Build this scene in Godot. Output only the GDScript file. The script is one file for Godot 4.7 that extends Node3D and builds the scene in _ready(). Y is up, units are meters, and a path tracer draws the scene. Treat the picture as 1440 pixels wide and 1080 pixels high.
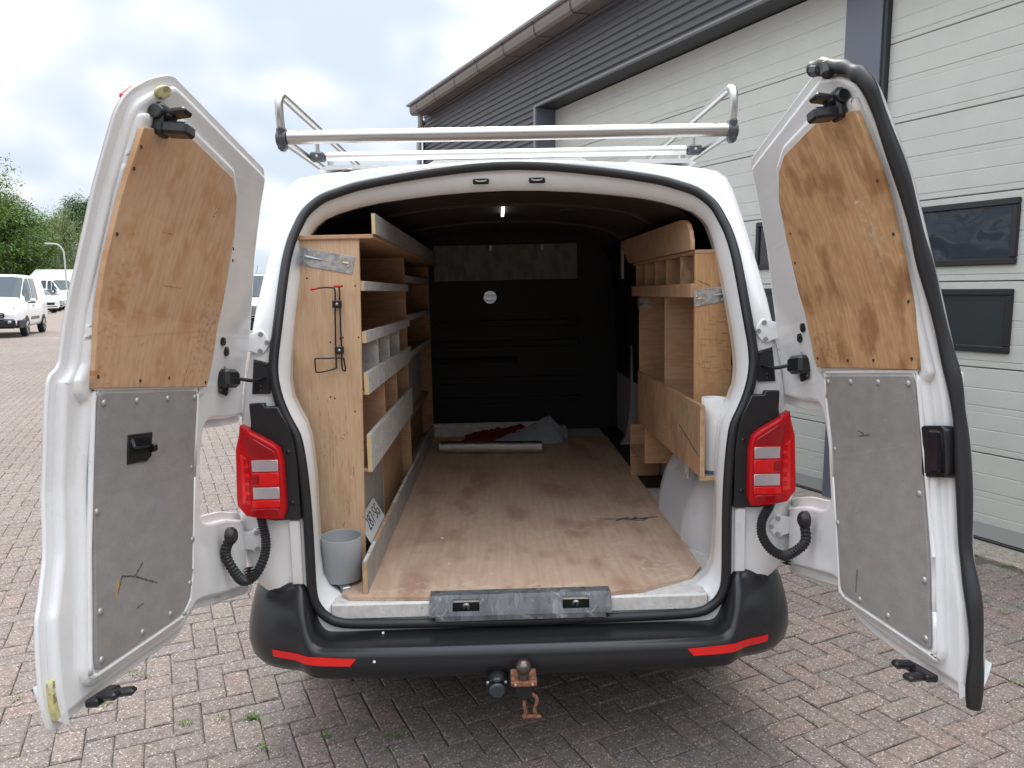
extends Node3D
# A white panel van with open rear doors, standing on brick paving beside a garage building.
# Metres, y up. The van is built in its own frame (x right, z towards the viewer) and stands slightly tilted
# on the paving; the building and the paving share one frame turned 24.4 degrees.

var M := {}
var names := {}
var rng := RandomNumberGenerator.new()
var VAN := Transform3D(Basis(Vector3(0, 0, 1), deg_to_rad(1.1743)), Vector3.ZERO)
var YARD := Transform3D(Basis(Vector3(sin(deg_to_rad(24.4)), 0, cos(deg_to_rad(24.4))), Vector3.UP, Vector3(-cos(deg_to_rad(24.4)), 0, sin(deg_to_rad(24.4)))), Vector3.ZERO)

func _ready():
	rng.seed = 7
	# ---------- camera, sky, sun, exposure ----------
	var cam := Camera3D.new()
	cam.name = "camera"
	cam.position = Vector3(-0.0881, 1.6, 2.4301)
	cam.rotation_degrees = Vector3(-7.0332, -1.1811, -0.0967)
	cam.fov = 54.69
	cam.near = 0.05
	cam.far = 900.0
	add_child(cam)
	var env := Environment.new()
	env.background_mode = Environment.BG_SKY
	env.tonemap_mode = Environment.TONE_MAPPER_LINEAR
	env.tonemap_exposure = 1.75
	env.sdfgi_enabled = true
	env.ssao_enabled = true
	env.ssil_enabled = true
	env.background_energy_multiplier = 1.0
	var sky := Sky.new()
	sky.sky_material = sky_material()
	env.sky = sky
	var we := WorldEnvironment.new()
	we.name = "world_environment"
	we.environment = env
	add_child(we)
	var sun := DirectionalLight3D.new()
	sun.name = "sun"
	sun.light_energy = 0.45
	sun.light_color = Color(1.0, 0.97, 0.93)
	sun.light_angular_distance = 22.0
	sun.shadow_enabled = true
	sun.rotation_degrees = Vector3(-58, 186, 0)
	add_child(sun)
	make_materials()
	# ---------- setting ----------
	build_ground()
	build_garage()
	# ---------- the van and what is in it ----------
	build_van()
	build_rack()
	build_left_shelf()
	build_right_shelf()
	build_cargo()
	# ---------- background ----------
	build_vehicles()
	build_trees()
	build_yard_details()

# =====================================================================================
# helpers
# =====================================================================================
func numbered(called: String) -> String:
	var k: int = names.get(called, 0)
	names[called] = k + 1
	return called if k == 0 else "%s_%03d" % [called, k]

func thing(called: String, label: String, category: String, t := Transform3D.IDENTITY, group := "") -> Node3D:
	var o := Node3D.new()
	o.name = numbered(called)
	add_child(o, true)
	o.transform = t
	tag(o, label, category, group)
	return o

func tag(o: Node, label: String, category: String, group := "") -> void:
	o.set_meta("label", label)
	o.set_meta("category", category)
	if group != "":
		o.set_meta("group", group)

func dup(root: Node3D, t: Transform3D, called: String, label: String) -> Node3D:
	var r: Node3D = root.duplicate()
	r.name = numbered(called)
	add_child(r, true)
	r.transform = t
	r.set_meta("label", label)
	return r

func pivot(called: String, parent: Node, t := Transform3D.IDENTITY) -> Node3D:
	var o := Node3D.new()
	o.name = called
	parent.add_child(o, true)
	o.transform = t
	return o

func st0() -> SurfaceTool:
	var s := SurfaceTool.new()
	s.begin(Mesh.PRIMITIVE_TRIANGLES)
	return s

func mesh_of(s: SurfaceTool) -> ArrayMesh:
	s.generate_normals()
	return s.commit()

func put(called: String, s: SurfaceTool, m: Material, parent: Node, t := Transform3D.IDENTITY) -> MeshInstance3D:
	return put_mesh(called, mesh_of(s), m, parent, t)

func put_mesh(called: String, me: Mesh, m: Material, parent: Node, t := Transform3D.IDENTITY) -> MeshInstance3D:
	var o := MeshInstance3D.new()
	o.name = called
	o.mesh = me
	o.material_override = m
	parent.add_child(o, true)
	o.transform = t
	return o

func structure(o: Node) -> void:
	o.set_meta("kind", "structure")

func v2(a: Array) -> PackedVector2Array:
	var p := PackedVector2Array()
	for i in a.size() / 2:
		p.append(Vector2(a[2 * i], a[2 * i + 1]))
	return p

func tri(s: SurfaceTool, a: Vector3, b: Vector3, c: Vector3, ua := Vector2.ZERO, ub := Vector2.ZERO, uc := Vector2.ZERO) -> void:
	s.set_uv(ua)
	s.add_vertex(a)
	s.set_uv(ub)
	s.add_vertex(b)
	s.set_uv(uc)
	s.add_vertex(c)

func tri_out(s: SurfaceTool, a: Vector3, b: Vector3, c: Vector3, ctr: Vector3, ua := Vector2.ZERO, ub := Vector2.ZERO, uc := Vector2.ZERO) -> void:
	if Plane(a, b, c).normal.dot((a + b + c) / 3.0 - ctr) >= 0.0:
		tri(s, a, b, c, ua, ub, uc)
	else:
		tri(s, a, c, b, ua, uc, ub)

func quad(s: SurfaceTool, a: Vector3, b: Vector3, c: Vector3, d: Vector3, ua := Vector2.ZERO, ub := Vector2(1, 0), uc := Vector2.ONE, ud := Vector2(0, 1)) -> void:
	tri(s, a, b, c, ua, ub, uc)
	tri(s, a, c, d, ua, uc, ud)

func quad_out(s: SurfaceTool, a: Vector3, b: Vector3, c: Vector3, d: Vector3, ctr: Vector3, ua := Vector2.ZERO, ub := Vector2(1, 0), uc := Vector2.ONE, ud := Vector2(0, 1)) -> void:
	tri_out(s, a, b, c, ctr, ua, ub, uc)
	tri_out(s, a, c, d, ctr, ua, uc, ud)

# A box with chamfered edges. uv in metres, u along the longer side of each face.
func cbox(s: SurfaceTool, size: Vector3, bev := 0.002, t := Transform3D.IDENTITY) -> void:
	s.set_smooth_group(-1)
	var h := size / 2.0
	var e := Vector3(maxf(h.x - bev, 0.0), maxf(h.y - bev, 0.0), maxf(h.z - bev, 0.0))
	var ctr := t.origin
	var off := Vector2(rng.randf() * 3.0, rng.randf() * 3.0)
	for a in 3:
		var b := (a + 1) % 3
		var c := (a + 2) % 3
		var lng := b if h[b] > h[c] else c
		var oth := c if lng == b else b
		for sg in [-1.0, 1.0]:
			var ps: Array[Vector3] = []
			var us: Array[Vector2] = []
			for k in [[-1, -1], [1, -1], [1, 1], [-1, 1]]:
				var p := Vector3.ZERO
				p[a] = sg * h[a]
				p[b] = k[0] * e[b]
				p[c] = k[1] * e[c]
				us.append(Vector2(p[lng], p[oth]) + off)
				ps.append(t * p)
			quad_out(s, ps[0], ps[1], ps[2], ps[3], ctr, us[0], us[1], us[2], us[3])
	if bev <= 0.0:
		return
	for c in 3:
		var a := (c + 1) % 3
		var b := (c + 2) % 3
		for sa in [-1.0, 1.0]:
			for sb in [-1.0, 1.0]:
				var p := [Vector3.ZERO, Vector3.ZERO, Vector3.ZERO, Vector3.ZERO]
				for k in 4:
					var q := Vector3.ZERO
					q[c] = e[c] * (1.0 if k == 1 or k == 2 else -1.0)
					q[a] = sa * (h[a] if k < 2 else e[a])
					q[b] = sb * (e[b] if k < 2 else h[b])
					p[k] = t * q
				quad_out(s, p[0], p[1], p[2], p[3], ctr, off, off + Vector2(0.1, 0), off + Vector2(0.1, 0.01), off)
	for sx in [-1.0, 1.0]:
		for sy in [-1.0, 1.0]:
			for sz in [-1.0, 1.0]:
				tri_out(s, t * Vector3(sx * h.x, sy * e.y, sz * e.z), t * Vector3(sx * e.x, sy * h.y, sz * e.z), t * Vector3(sx * e.x, sy * e.y, sz * h.z), ctr, off, off, off)

# a chamfered box from its two corners
func span(s: SurfaceTool, lo: Vector3, hi: Vector3, bev := 0.002) -> void:
	cbox(s, (hi - lo).abs(), bev, Transform3D(Basis.IDENTITY, (lo + hi) / 2.0))

func board(called: String, lo: Vector3, hi: Vector3, m: Material, parent: Node, bev := 0.0015) -> MeshInstance3D:
	var s := st0()
	span(s, lo, hi, bev)
	return put(called, s, m, parent)

func loft(s: SurfaceTool, rings: Array, closed: bool, group := 0, vscale := 1.0) -> void:
	s.set_smooth_group(group)
	for i in rings.size() - 1:
		var a: PackedVector3Array = rings[i]
		var b: PackedVector3Array = rings[i + 1]
		var n := a.size()
		var u := 0.0
		for j in n if closed else n - 1:
			var k := (j + 1) % n
			var du := a[j].distance_to(a[k])
			var v0 := i * vscale * 0.1
			var v1 := (i + 1) * vscale * 0.1
			quad(s, a[j], a[k], b[k], b[j], Vector2(u, v0), Vector2(u + du, v0), Vector2(u + du, v1), Vector2(u, v1))
			u += du

func fan(s: SurfaceTool, ring: PackedVector3Array, group := -1, flip := false) -> void:
	s.set_smooth_group(group)
	var c := Vector3.ZERO
	for p in ring:
		c += p
	c /= ring.size()
	for j in ring.size():
		var k := (j + 1) % ring.size()
		if flip:
			tri(s, c, ring[k], ring[j], Vector2(c.x, c.y), Vector2(ring[k].x, ring[k].y), Vector2(ring[j].x, ring[j].y))
		else:
			tri(s, c, ring[j], ring[k], Vector2(c.x, c.y), Vector2(ring[j].x, ring[j].y), Vector2(ring[k].x, ring[k].y))

func tube(s: SurfaceTool, path: PackedVector3Array, radii, sides := 10, closed := false, group := 0) -> void:
	var n := path.size()
	var rings := []
	var up := Vector3.ZERO
	for i in n:
		var d: Vector3
		if closed:
			d = (path[(i + 1) % n] - path[(i + n - 1) % n]).normalized()
		else:
			d = (path[mini(i + 1, n - 1)] - path[maxi(i - 1, 0)]).normalized()
		if up == Vector3.ZERO:
			up = d.cross(Vector3.UP if absf(d.y) < 0.9 else Vector3.RIGHT).normalized()
		up = (up - d * up.dot(d)).normalized()
		var w := d.cross(up)
		var r: float = radii[i] if radii is Array else radii
		var ring := PackedVector3Array()
		for j in sides:
			var a := TAU * j / sides
			ring.append(path[i] + (up * cos(a) + w * sin(a)) * r)
		rings.append(ring)
	if closed:
		rings.append(rings[0])
	loft(s, rings, true, group)
	if not closed:
		fan(s, rings[0], -1, true)
		fan(s, rings[n - 1], -1, false)

func cyl(s: SurfaceTool, a: Vector3, b: Vector3, r: float, sides := 16, bev := 0.0) -> void:
	if bev > 0.0:
		var d := (b - a).normalized() * bev
		tube(s, PackedVector3Array([a, a + d * 0.3, a + d, b - d, b - d * 0.3, b]), [r - bev, r - bev * 0.3, r, r, r - bev * 0.3, r - bev], sides)
	else:
		tube(s, PackedVector3Array([a, b]), r, sides)

func smooth_path(pts: Array, steps := 6, closed := false) -> PackedVector3Array:
	var out := PackedVector3Array()
	var n := pts.size()
	for i in n if closed else n - 1:
		var p0: Vector3 = pts[(i - 1 + n) % n] if closed or i > 0 else pts[0]
		var p1: Vector3 = pts[i]
		var p2: Vector3 = pts[(i + 1) % n]
		var p3: Vector3 = pts[(i + 2) % n] if closed or i + 2 < n else pts[n - 1]
		for k in steps:
			out.append(p1.cubic_interpolate(p2, p0, p3, float(k) / steps))
	if not closed:
		out.append(pts[n - 1])
	return out

func poly_area(p: PackedVector2Array) -> float:
	var a := 0.0
	for i in p.size():
		var q := p[(i + 1) % p.size()]
		a += p[i].x * q.y - q.x * p[i].y
	return a / 2.0

# every corner moved inwards by d
func inset(p: PackedVector2Array, d: float) -> PackedVector2Array:
	var sg := signf(poly_area(p))
	var out := PackedVector2Array()
	var n := p.size()
	for i in n:
		var e0 := (p[i] - p[(i + n - 1) % n]).normalized()
		var e1 := (p[(i + 1) % n] - p[i]).normalized()
		var n0 := Vector2(-e0.y, e0.x) * sg
		var n1 := Vector2(-e1.y, e1.x) * sg
		var m := (n0 + n1)
		if m.length() < 0.2:
			m = n0
		else:
			m = m.normalized() / maxf(m.normalized().dot(n0), 0.5)
		out.append(p[i] + m * d)
	return out

func resample(p: PackedVector2Array, step: float) -> PackedVector2Array:
	var out := PackedVector2Array()
	for i in p.size():
		var q := p[(i + 1) % p.size()]
		var k := maxi(1, ceili(p[i].distance_to(q) / step))
		for j in k:
			out.append(p[i].lerp(q, float(j) / k))
	return out

# corners rounded by cutting (two passes of corner cutting)
func rounded(p: PackedVector2Array, passes := 2, cut := 0.25, most := 0.05) -> PackedVector2Array:
	for k in passes:
		var out := PackedVector2Array()
		for i in p.size():
			var q := p[(i + 1) % p.size()]
			var d := p[i].distance_to(q)
			var c := minf(cut * d, most) / maxf(d, 1e-6)
			out.append(p[i].lerp(q, c))
			out.append(p[i].lerp(q, 1.0 - c))
		p = out
		most *= 0.4
	return p

var ZY := [0.0, 0.5, 1.08, 1.3, 1.46, 1.7, 1.85, 2.0, 2.1]
var ZZ := [0.03, 0.03, 0.02, -0.01, -0.05, -0.135, -0.2, -0.275, -0.33]
# rear face of the van: how far it leans in with height
func zf(y: float) -> float:
	for i in ZY.size() - 1:
		if y < ZY[i + 1]:
			return lerpf(ZZ[i], ZZ[i + 1], clampf((y - ZY[i]) / (ZY[i + 1] - ZY[i]), 0.0, 1.0))
	return ZZ[-1]

func on_face(p: Vector2, off: float, flat: float) -> Vector3:
	return Vector3(p.x, p.y, (zf(p.y) if is_nan(flat) else flat) + off)

# A slab over an outline: walls from o0 to o1, a rounded edge of width bev, and a cap. flat NAN follows zf().
func pad(s: SurfaceTool, poly: PackedVector2Array, o0: float, o1: float, bev: float, flat := NAN, uvr := Rect2(0, 0, 1, 1), back := false) -> void:
	var curved := is_nan(flat)
	var p := resample(poly, 0.06) if curved else poly
	var sg := signf(o1 - o0)
	var rings := []
	var steps := 4 if bev > 0.004 else 2
	var flats := [[p, o0]]
	for k in steps + 1:
		var a := PI / 2 * k / steps
		flats.append([inset(p, bev * (1.0 - cos(a))), o1 - sg * bev * (1.0 - sin(a))])
	for f in flats:
		var ring := PackedVector3Array()
		for q in f[0]:
			ring.append(on_face(q, f[1], flat))
		rings.append(ring)
	s.set_smooth_group(1)
	for i in rings.size() - 1:
		var a: PackedVector3Array = rings[i]
		var b: PackedVector3Array = rings[i + 1]
		for j in a.size():
			var k := (j + 1) % a.size()
			quad(s, a[j], a[k], b[k], b[j], uv_in(a[j], uvr), uv_in(a[k], uvr), uv_in(b[k], uvr), uv_in(b[j], uvr))
	cap(s, inset(p, bev), o1, flat, uvr)
	if back:
		cap(s, p, o0, flat, uvr)

func uv_in(p: Vector3, r: Rect2) -> Vector2:
	return Vector2((p.x - r.position.x) / r.size.x, 1.0 - (p.y - r.position.y) / r.size.y)

func cap(s: SurfaceTool, poly: PackedVector2Array, off: float, flat: float, uvr: Rect2) -> void:
	s.set_smooth_group(-1)
	var pieces := [poly]
	if is_nan(flat):
		pieces = []
		var r := Rect2(poly[0], Vector2.ZERO)
		for q in poly:
			r = r.expand(q)
		var y := floorf(r.position.y / 0.07) * 0.07
		while y < r.end.y:
			var strip := PackedVector2Array([Vector2(r.position.x - 1, y), Vector2(r.end.x + 1, y), Vector2(r.end.x + 1, y + 0.07), Vector2(r.position.x - 1, y + 0.07)])
			pieces.append_array(Geometry2D.intersect_polygons(poly, strip))
			y += 0.07
	for q in pieces:
		var idx := Geometry2D.triangulate_polygon(q)
		if idx.is_empty():
			var clean := Geometry2D.offset_polygon(q, 0.0004, Geometry2D.JOIN_MITER)
			if clean.size() > 0:
				q = clean[0]
				idx = Geometry2D.triangulate_polygon(q)
		for i in idx.size() / 3:
			var a := on_face(q[idx[3 * i]], off, flat)
			var b := on_face(q[idx[3 * i + 1]], off, flat)
			var c := on_face(q[idx[3 * i + 2]], off, flat)
			if Plane(a, b, c).normal.z < 0:
				var t := b
				b = c
				c = t
			tri(s, a, b, c, uv_in(a, uvr), uv_in(b, uvr), uv_in(c, uvr))

func bounds(p: PackedVector2Array) -> Rect2:
	var r := Rect2(p[0], Vector2.ZERO)
	for q in p:
		r = r.expand(q)
	return r

func mirrored(p: PackedVector2Array) -> PackedVector2Array:
	var out := PackedVector2Array()
	for q in p:
		out.append(Vector2(-q.x, q.y))
	return out

func rect(x0: float, y0: float, x1: float, y1: float) -> PackedVector2Array:
	return PackedVector2Array([Vector2(x0, y0), Vector2(x1, y0), Vector2(x1, y1), Vector2(x0, y1)])

# an outline in the plane across `axis_dir`, given thickness (straight prism with flat faces)
func prism(s: SurfaceTool, poly: PackedVector2Array, t: Transform3D, depth: float) -> void:
	s.set_smooth_group(-1)
	var idx := Geometry2D.triangulate_polygon(poly)
	var n := poly.size()
	var c := Vector2.ZERO
	for p in poly:
		c += p / n
	var ctr := t * Vector3(c.x, c.y, depth / 2)
	for z in [0.0, depth]:
		for i in idx.size() / 3:
			var q := [Vector3.ZERO, Vector3.ZERO, Vector3.ZERO]
			for k in 3:
				q[k] = t * Vector3(poly[idx[3 * i + k]].x, poly[idx[3 * i + k]].y, z)
			var zc := t * Vector3(poly[idx[3 * i]].x, poly[idx[3 * i]].y, depth / 2)
			tri_out(s, q[0], q[1], q[2], zc, poly[idx[3 * i]], poly[idx[3 * i + 1]], poly[idx[3 * i + 2]])
	for i in n:
		var a := poly[i]
		var b := poly[(i + 1) % n]
		quad_out(s, t * Vector3(a.x, a.y, 0), t * Vector3(b.x, b.y, 0), t * Vector3(b.x, b.y, depth), t * Vector3(a.x, a.y, depth), ctr, a, b, b + Vector2(0.01, 0), a + Vector2(0.01, 0))

# basis helpers: outline (u, v) drawn in the zy plane (u = z, v = y), thickness along x
func zy_plane(x: float) -> Transform3D:
	return Transform3D(Basis(Vector3(0, 0, 1), Vector3(0, 1, 0), Vector3(1, 0, 0)), Vector3(x, 0, 0))

func xy_plane(z: float) -> Transform3D:
	return Transform3D(Basis.IDENTITY, Vector3(0, 0, z))

# outline (u, v) = (x, z) lying flat, thickness upwards
func xz_plane(y: float) -> Transform3D:
	return Transform3D(Basis(Vector3(1, 0, 0), Vector3(0, 0, 1), Vector3(0, 1, 0)), Vector3(0, y, 0))

func dome(s: SurfaceTool, c: Vector3, nrm: Vector3, r: float, h: float, sides := 10) -> void:
	var u := nrm.cross(Vector3.UP if absf(nrm.y) < 0.9 else Vector3.RIGHT).normalized()
	var w := nrm.cross(u)
	var rings := []
	for k in 4:
		var a := PI / 2 * k / 3.0
		var ring := PackedVector3Array()
		for j in sides:
			var b := TAU * j / sides
			ring.append(c + (u * cos(b) + w * sin(b)) * r * maxf(cos(a), 0.02) + nrm * h * sin(a))
		rings.append(ring)
	loft(s, rings, true, 0)

# =====================================================================================
# sky, textures, materials
# =====================================================================================
func noise(seed_: int, freq: float, octaves := 3, type := FastNoiseLite.TYPE_SIMPLEX_SMOOTH) -> FastNoiseLite:
	var n := FastNoiseLite.new()
	n.seed = seed_
	n.noise_type = type
	n.frequency = freq
	n.fractal_type = FastNoiseLite.FRACTAL_FBM if octaves > 1 else FastNoiseLite.FRACTAL_NONE
	n.fractal_octaves = octaves
	return n

func sky_material() -> PanoramaSkyMaterial:
	var w := 768
	var h := 384
	var n1 := noise(11, 0.62, 5)
	var n2 := noise(23, 1.7, 4)
	var im := Image.create(w, h, false, Image.FORMAT_RGBF)
	for y in h:
		var el := PI / 2 - PI * (y + 0.5) / h
		var se := sin(el)
		for x in w:
			var az := TAU * ((x + 0.5) / w - 0.5)
			if se < 0.0:
				im.set_pixel(x, y, Color(0.34, 0.32, 0.3))
				continue
			var d := Vector3(sin(az) * cos(el), se, -cos(az) * cos(el))
			var q := d / (0.35 + se) * 1.9
			var c := n1.get_noise_3d(q.x + 3.1, q.y, q.z + 1.3) * 0.75 + n2.get_noise_3d(q.x, q.y, q.z) * 0.3
			var k := smoothstep(-0.30, 0.16, c)
			var lum := 0.62 + 0.1 * se + 2.3 * maxf(0.0, se - 0.36)
			var white := Color(1.0, 1.005, 1.015)
			var grey := Color(0.66, 0.755, 0.87)
			var col := grey.lerp(white, k) * lum
			im.set_pixel(x, y, Color(col.r, col.g, col.b))
	var m := PanoramaSkyMaterial.new()
	m.panorama = ImageTexture.create_from_image(im)
	return m

func srgb(r: float, g: float, b: float) -> Color:
	return Color(r, g, b).linear_to_srgb()

# colours are given as linear real-world base colours
func mat(c: Color, rough := 0.6, metal := 0.0) -> StandardMaterial3D:
	var m := StandardMaterial3D.new()
	m.albedo_color = c.linear_to_srgb()
	m.roughness = rough
	m.metallic = metal
	return m

func image_from(w: int, h: int, bytes: PackedByteArray) -> Image:
	return Image.create_from_data(w, h, false, Image.FORMAT_RGB8, bytes)

func put_px(b: PackedByteArray, at: int, c: Color) -> void:
	var k := c.linear_to_srgb()
	b[at] = clampi(int(k.r * 255.0), 0, 255)
	b[at + 1] = clampi(int(k.g * 255.0), 0, 255)
	b[at + 2] = clampi(int(k.b * 255.0), 0, 255)

# a worn line, drawn into an image
func scratch(im: Image, a: Vector2, b: Vector2, wid: float, c: Color, strength: float) -> void:
	var n := int(a.distance_to(b)) + 1
	var col := c.linear_to_srgb()
	for i in n:
		var p := a.lerp(b, float(i) / n) + Vector2(rng.randf_range(-0.6, 0.6), rng.randf_range(-0.6, 0.6))
		var r := wid * rng.randf_range(0.4, 1.0)
		for dy in range(int(-r), int(r) + 1):
			for dx in range(int(-r), int(r) + 1):
				var x := int(p.x) + dx
				var y := int(p.y) + dy
				if x < 0 or y < 0 or x >= im.get_width() or y >= im.get_height() or rng.randf() > 0.75:
					continue
				im.set_pixel(x, y, im.get_pixel(x, y).lerp(col, strength * rng.randf_range(0.6, 1.0)))

# ragged patch of dried matter
func splotch(im: Image, c: Vector2, r: float, stretch: float, col: Color, strength: float, sd: int) -> void:
	var n := noise(sd, 0.05, 4)
	var k := col.linear_to_srgb()
	for dy in range(int(-r * stretch), int(r * stretch) + 1):
		for dx in range(int(-r), int(r) + 1):
			var x := int(c.x) + dx
			var y := int(c.y) + dy
			if x < 0 or y < 0 or x >= im.get_width() or y >= im.get_height():
				continue
			var d := sqrt(pow(dx / r, 2) + pow(dy / (r * stretch), 2))
			var a := n.get_noise_2d(x, y) * 1.6 + 0.45 - d
			if a > 0.0:
				im.set_pixel(x, y, im.get_pixel(x, y).lerp(k, strength * clampf(a * 1.3, 0.0, 1.0)))

# plywood face: v runs along the grain
func wood(w: int, h: int, sd: int, light: Color, dark: Color, stain: Color, stains: float) -> Image:
	var fib := noise(sd, 1.0, 2)
	var fig := noise(sd + 1, 1.0, 3)
	var blo := noise(sd + 2, 1.0, 4)
	var fine := noise(sd + 3, 1.0, 1)
	var bytes := PackedByteArray()
	bytes.resize(w * h * 3)
	for y in h:
		for x in w:
			var f := fib.get_noise_2d(x * 0.09, y * 0.005)
			var warp := fig.get_noise_2d(x * 0.012, y * 0.004)
			var g := sin((x * 0.05 + warp * 9.0) * 1.4)
			var k := 0.52 + f * 0.36 + g * 0.10 + fine.get_noise_2d(x * 0.5, y * 0.035) * 0.13
			var c := dark.lerp(light, clampf(k, 0.0, 1.0))
			var b := blo.get_noise_2d(x * 0.011 + 5.0, y * 0.006)
			c = c.lerp(stain, clampf((b - 0.02) * 2.2, 0.0, 1.0) * stains)
			put_px(bytes, (y * w + x) * 3, c)
	return image_from(w, h, bytes)

func wood_mat(im: Image, rough := 0.62) -> StandardMaterial3D:
	var m := StandardMaterial3D.new()
	m.albedo_texture = ImageTexture.create_from_image(im)
	m.roughness = rough
	m.heightmap_enabled = false
	return m

func speckled(w: int, h: int, sd: int, base: Color, specks: Array, freq: float, soft: float, grit := 0.35) -> Image:
	var cell := noise(sd, freq, 1, FastNoiseLite.TYPE_CELLULAR)
	cell.cellular_return_type = FastNoiseLite.RETURN_CELL_VALUE
	var blo := noise(sd + 5, 0.02, 3)
	var fine := noise(sd + 9, 0.3, 2)
	var bytes := PackedByteArray()
	bytes.resize(w * h * 3)
	for y in h:
		for x in w:
			var v := cell.get_noise_2d(x, y) * 0.5 + 0.5
			var c := base * (1.0 + fine.get_noise_2d(x, y) * grit + blo.get_noise_2d(x, y) * soft)
			var at := 0.0
			for sp in specks:
				at += sp[1]
				if v < at:
					c = c.lerp(sp[0], sp[2])
					break
			put_px(bytes, (y * w + x) * 3, c)
	return image_from(w, h, bytes)

func bump_texture(sd: int, freq: float, oct := 3, size := 256) -> NoiseTexture2D:
	var t := NoiseTexture2D.new()
	t.width = size
	t.height = size
	t.seamless = true
	t.noise = noise(sd, freq, oct)
	return t

func with_bump(m: StandardMaterial3D, t: Texture2D, cm: float, tri_scale := 0.0) -> StandardMaterial3D:
	m.heightmap_enabled = true
	m.heightmap_texture = t
	m.heightmap_scale = cm
	if tri_scale > 0.0:
		m.uv1_triplanar = true
		m.uv1_scale = Vector3.ONE * tri_scale
	return m

func tex_mat(im: Image, rough: float, scale := 1.0, triplanar := false) -> StandardMaterial3D:
	var m := StandardMaterial3D.new()
	m.albedo_texture = ImageTexture.create_from_image(im)
	m.roughness = rough
	m.uv1_scale = Vector3.ONE * scale
	m.uv1_triplanar = triplanar
	return m

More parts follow.
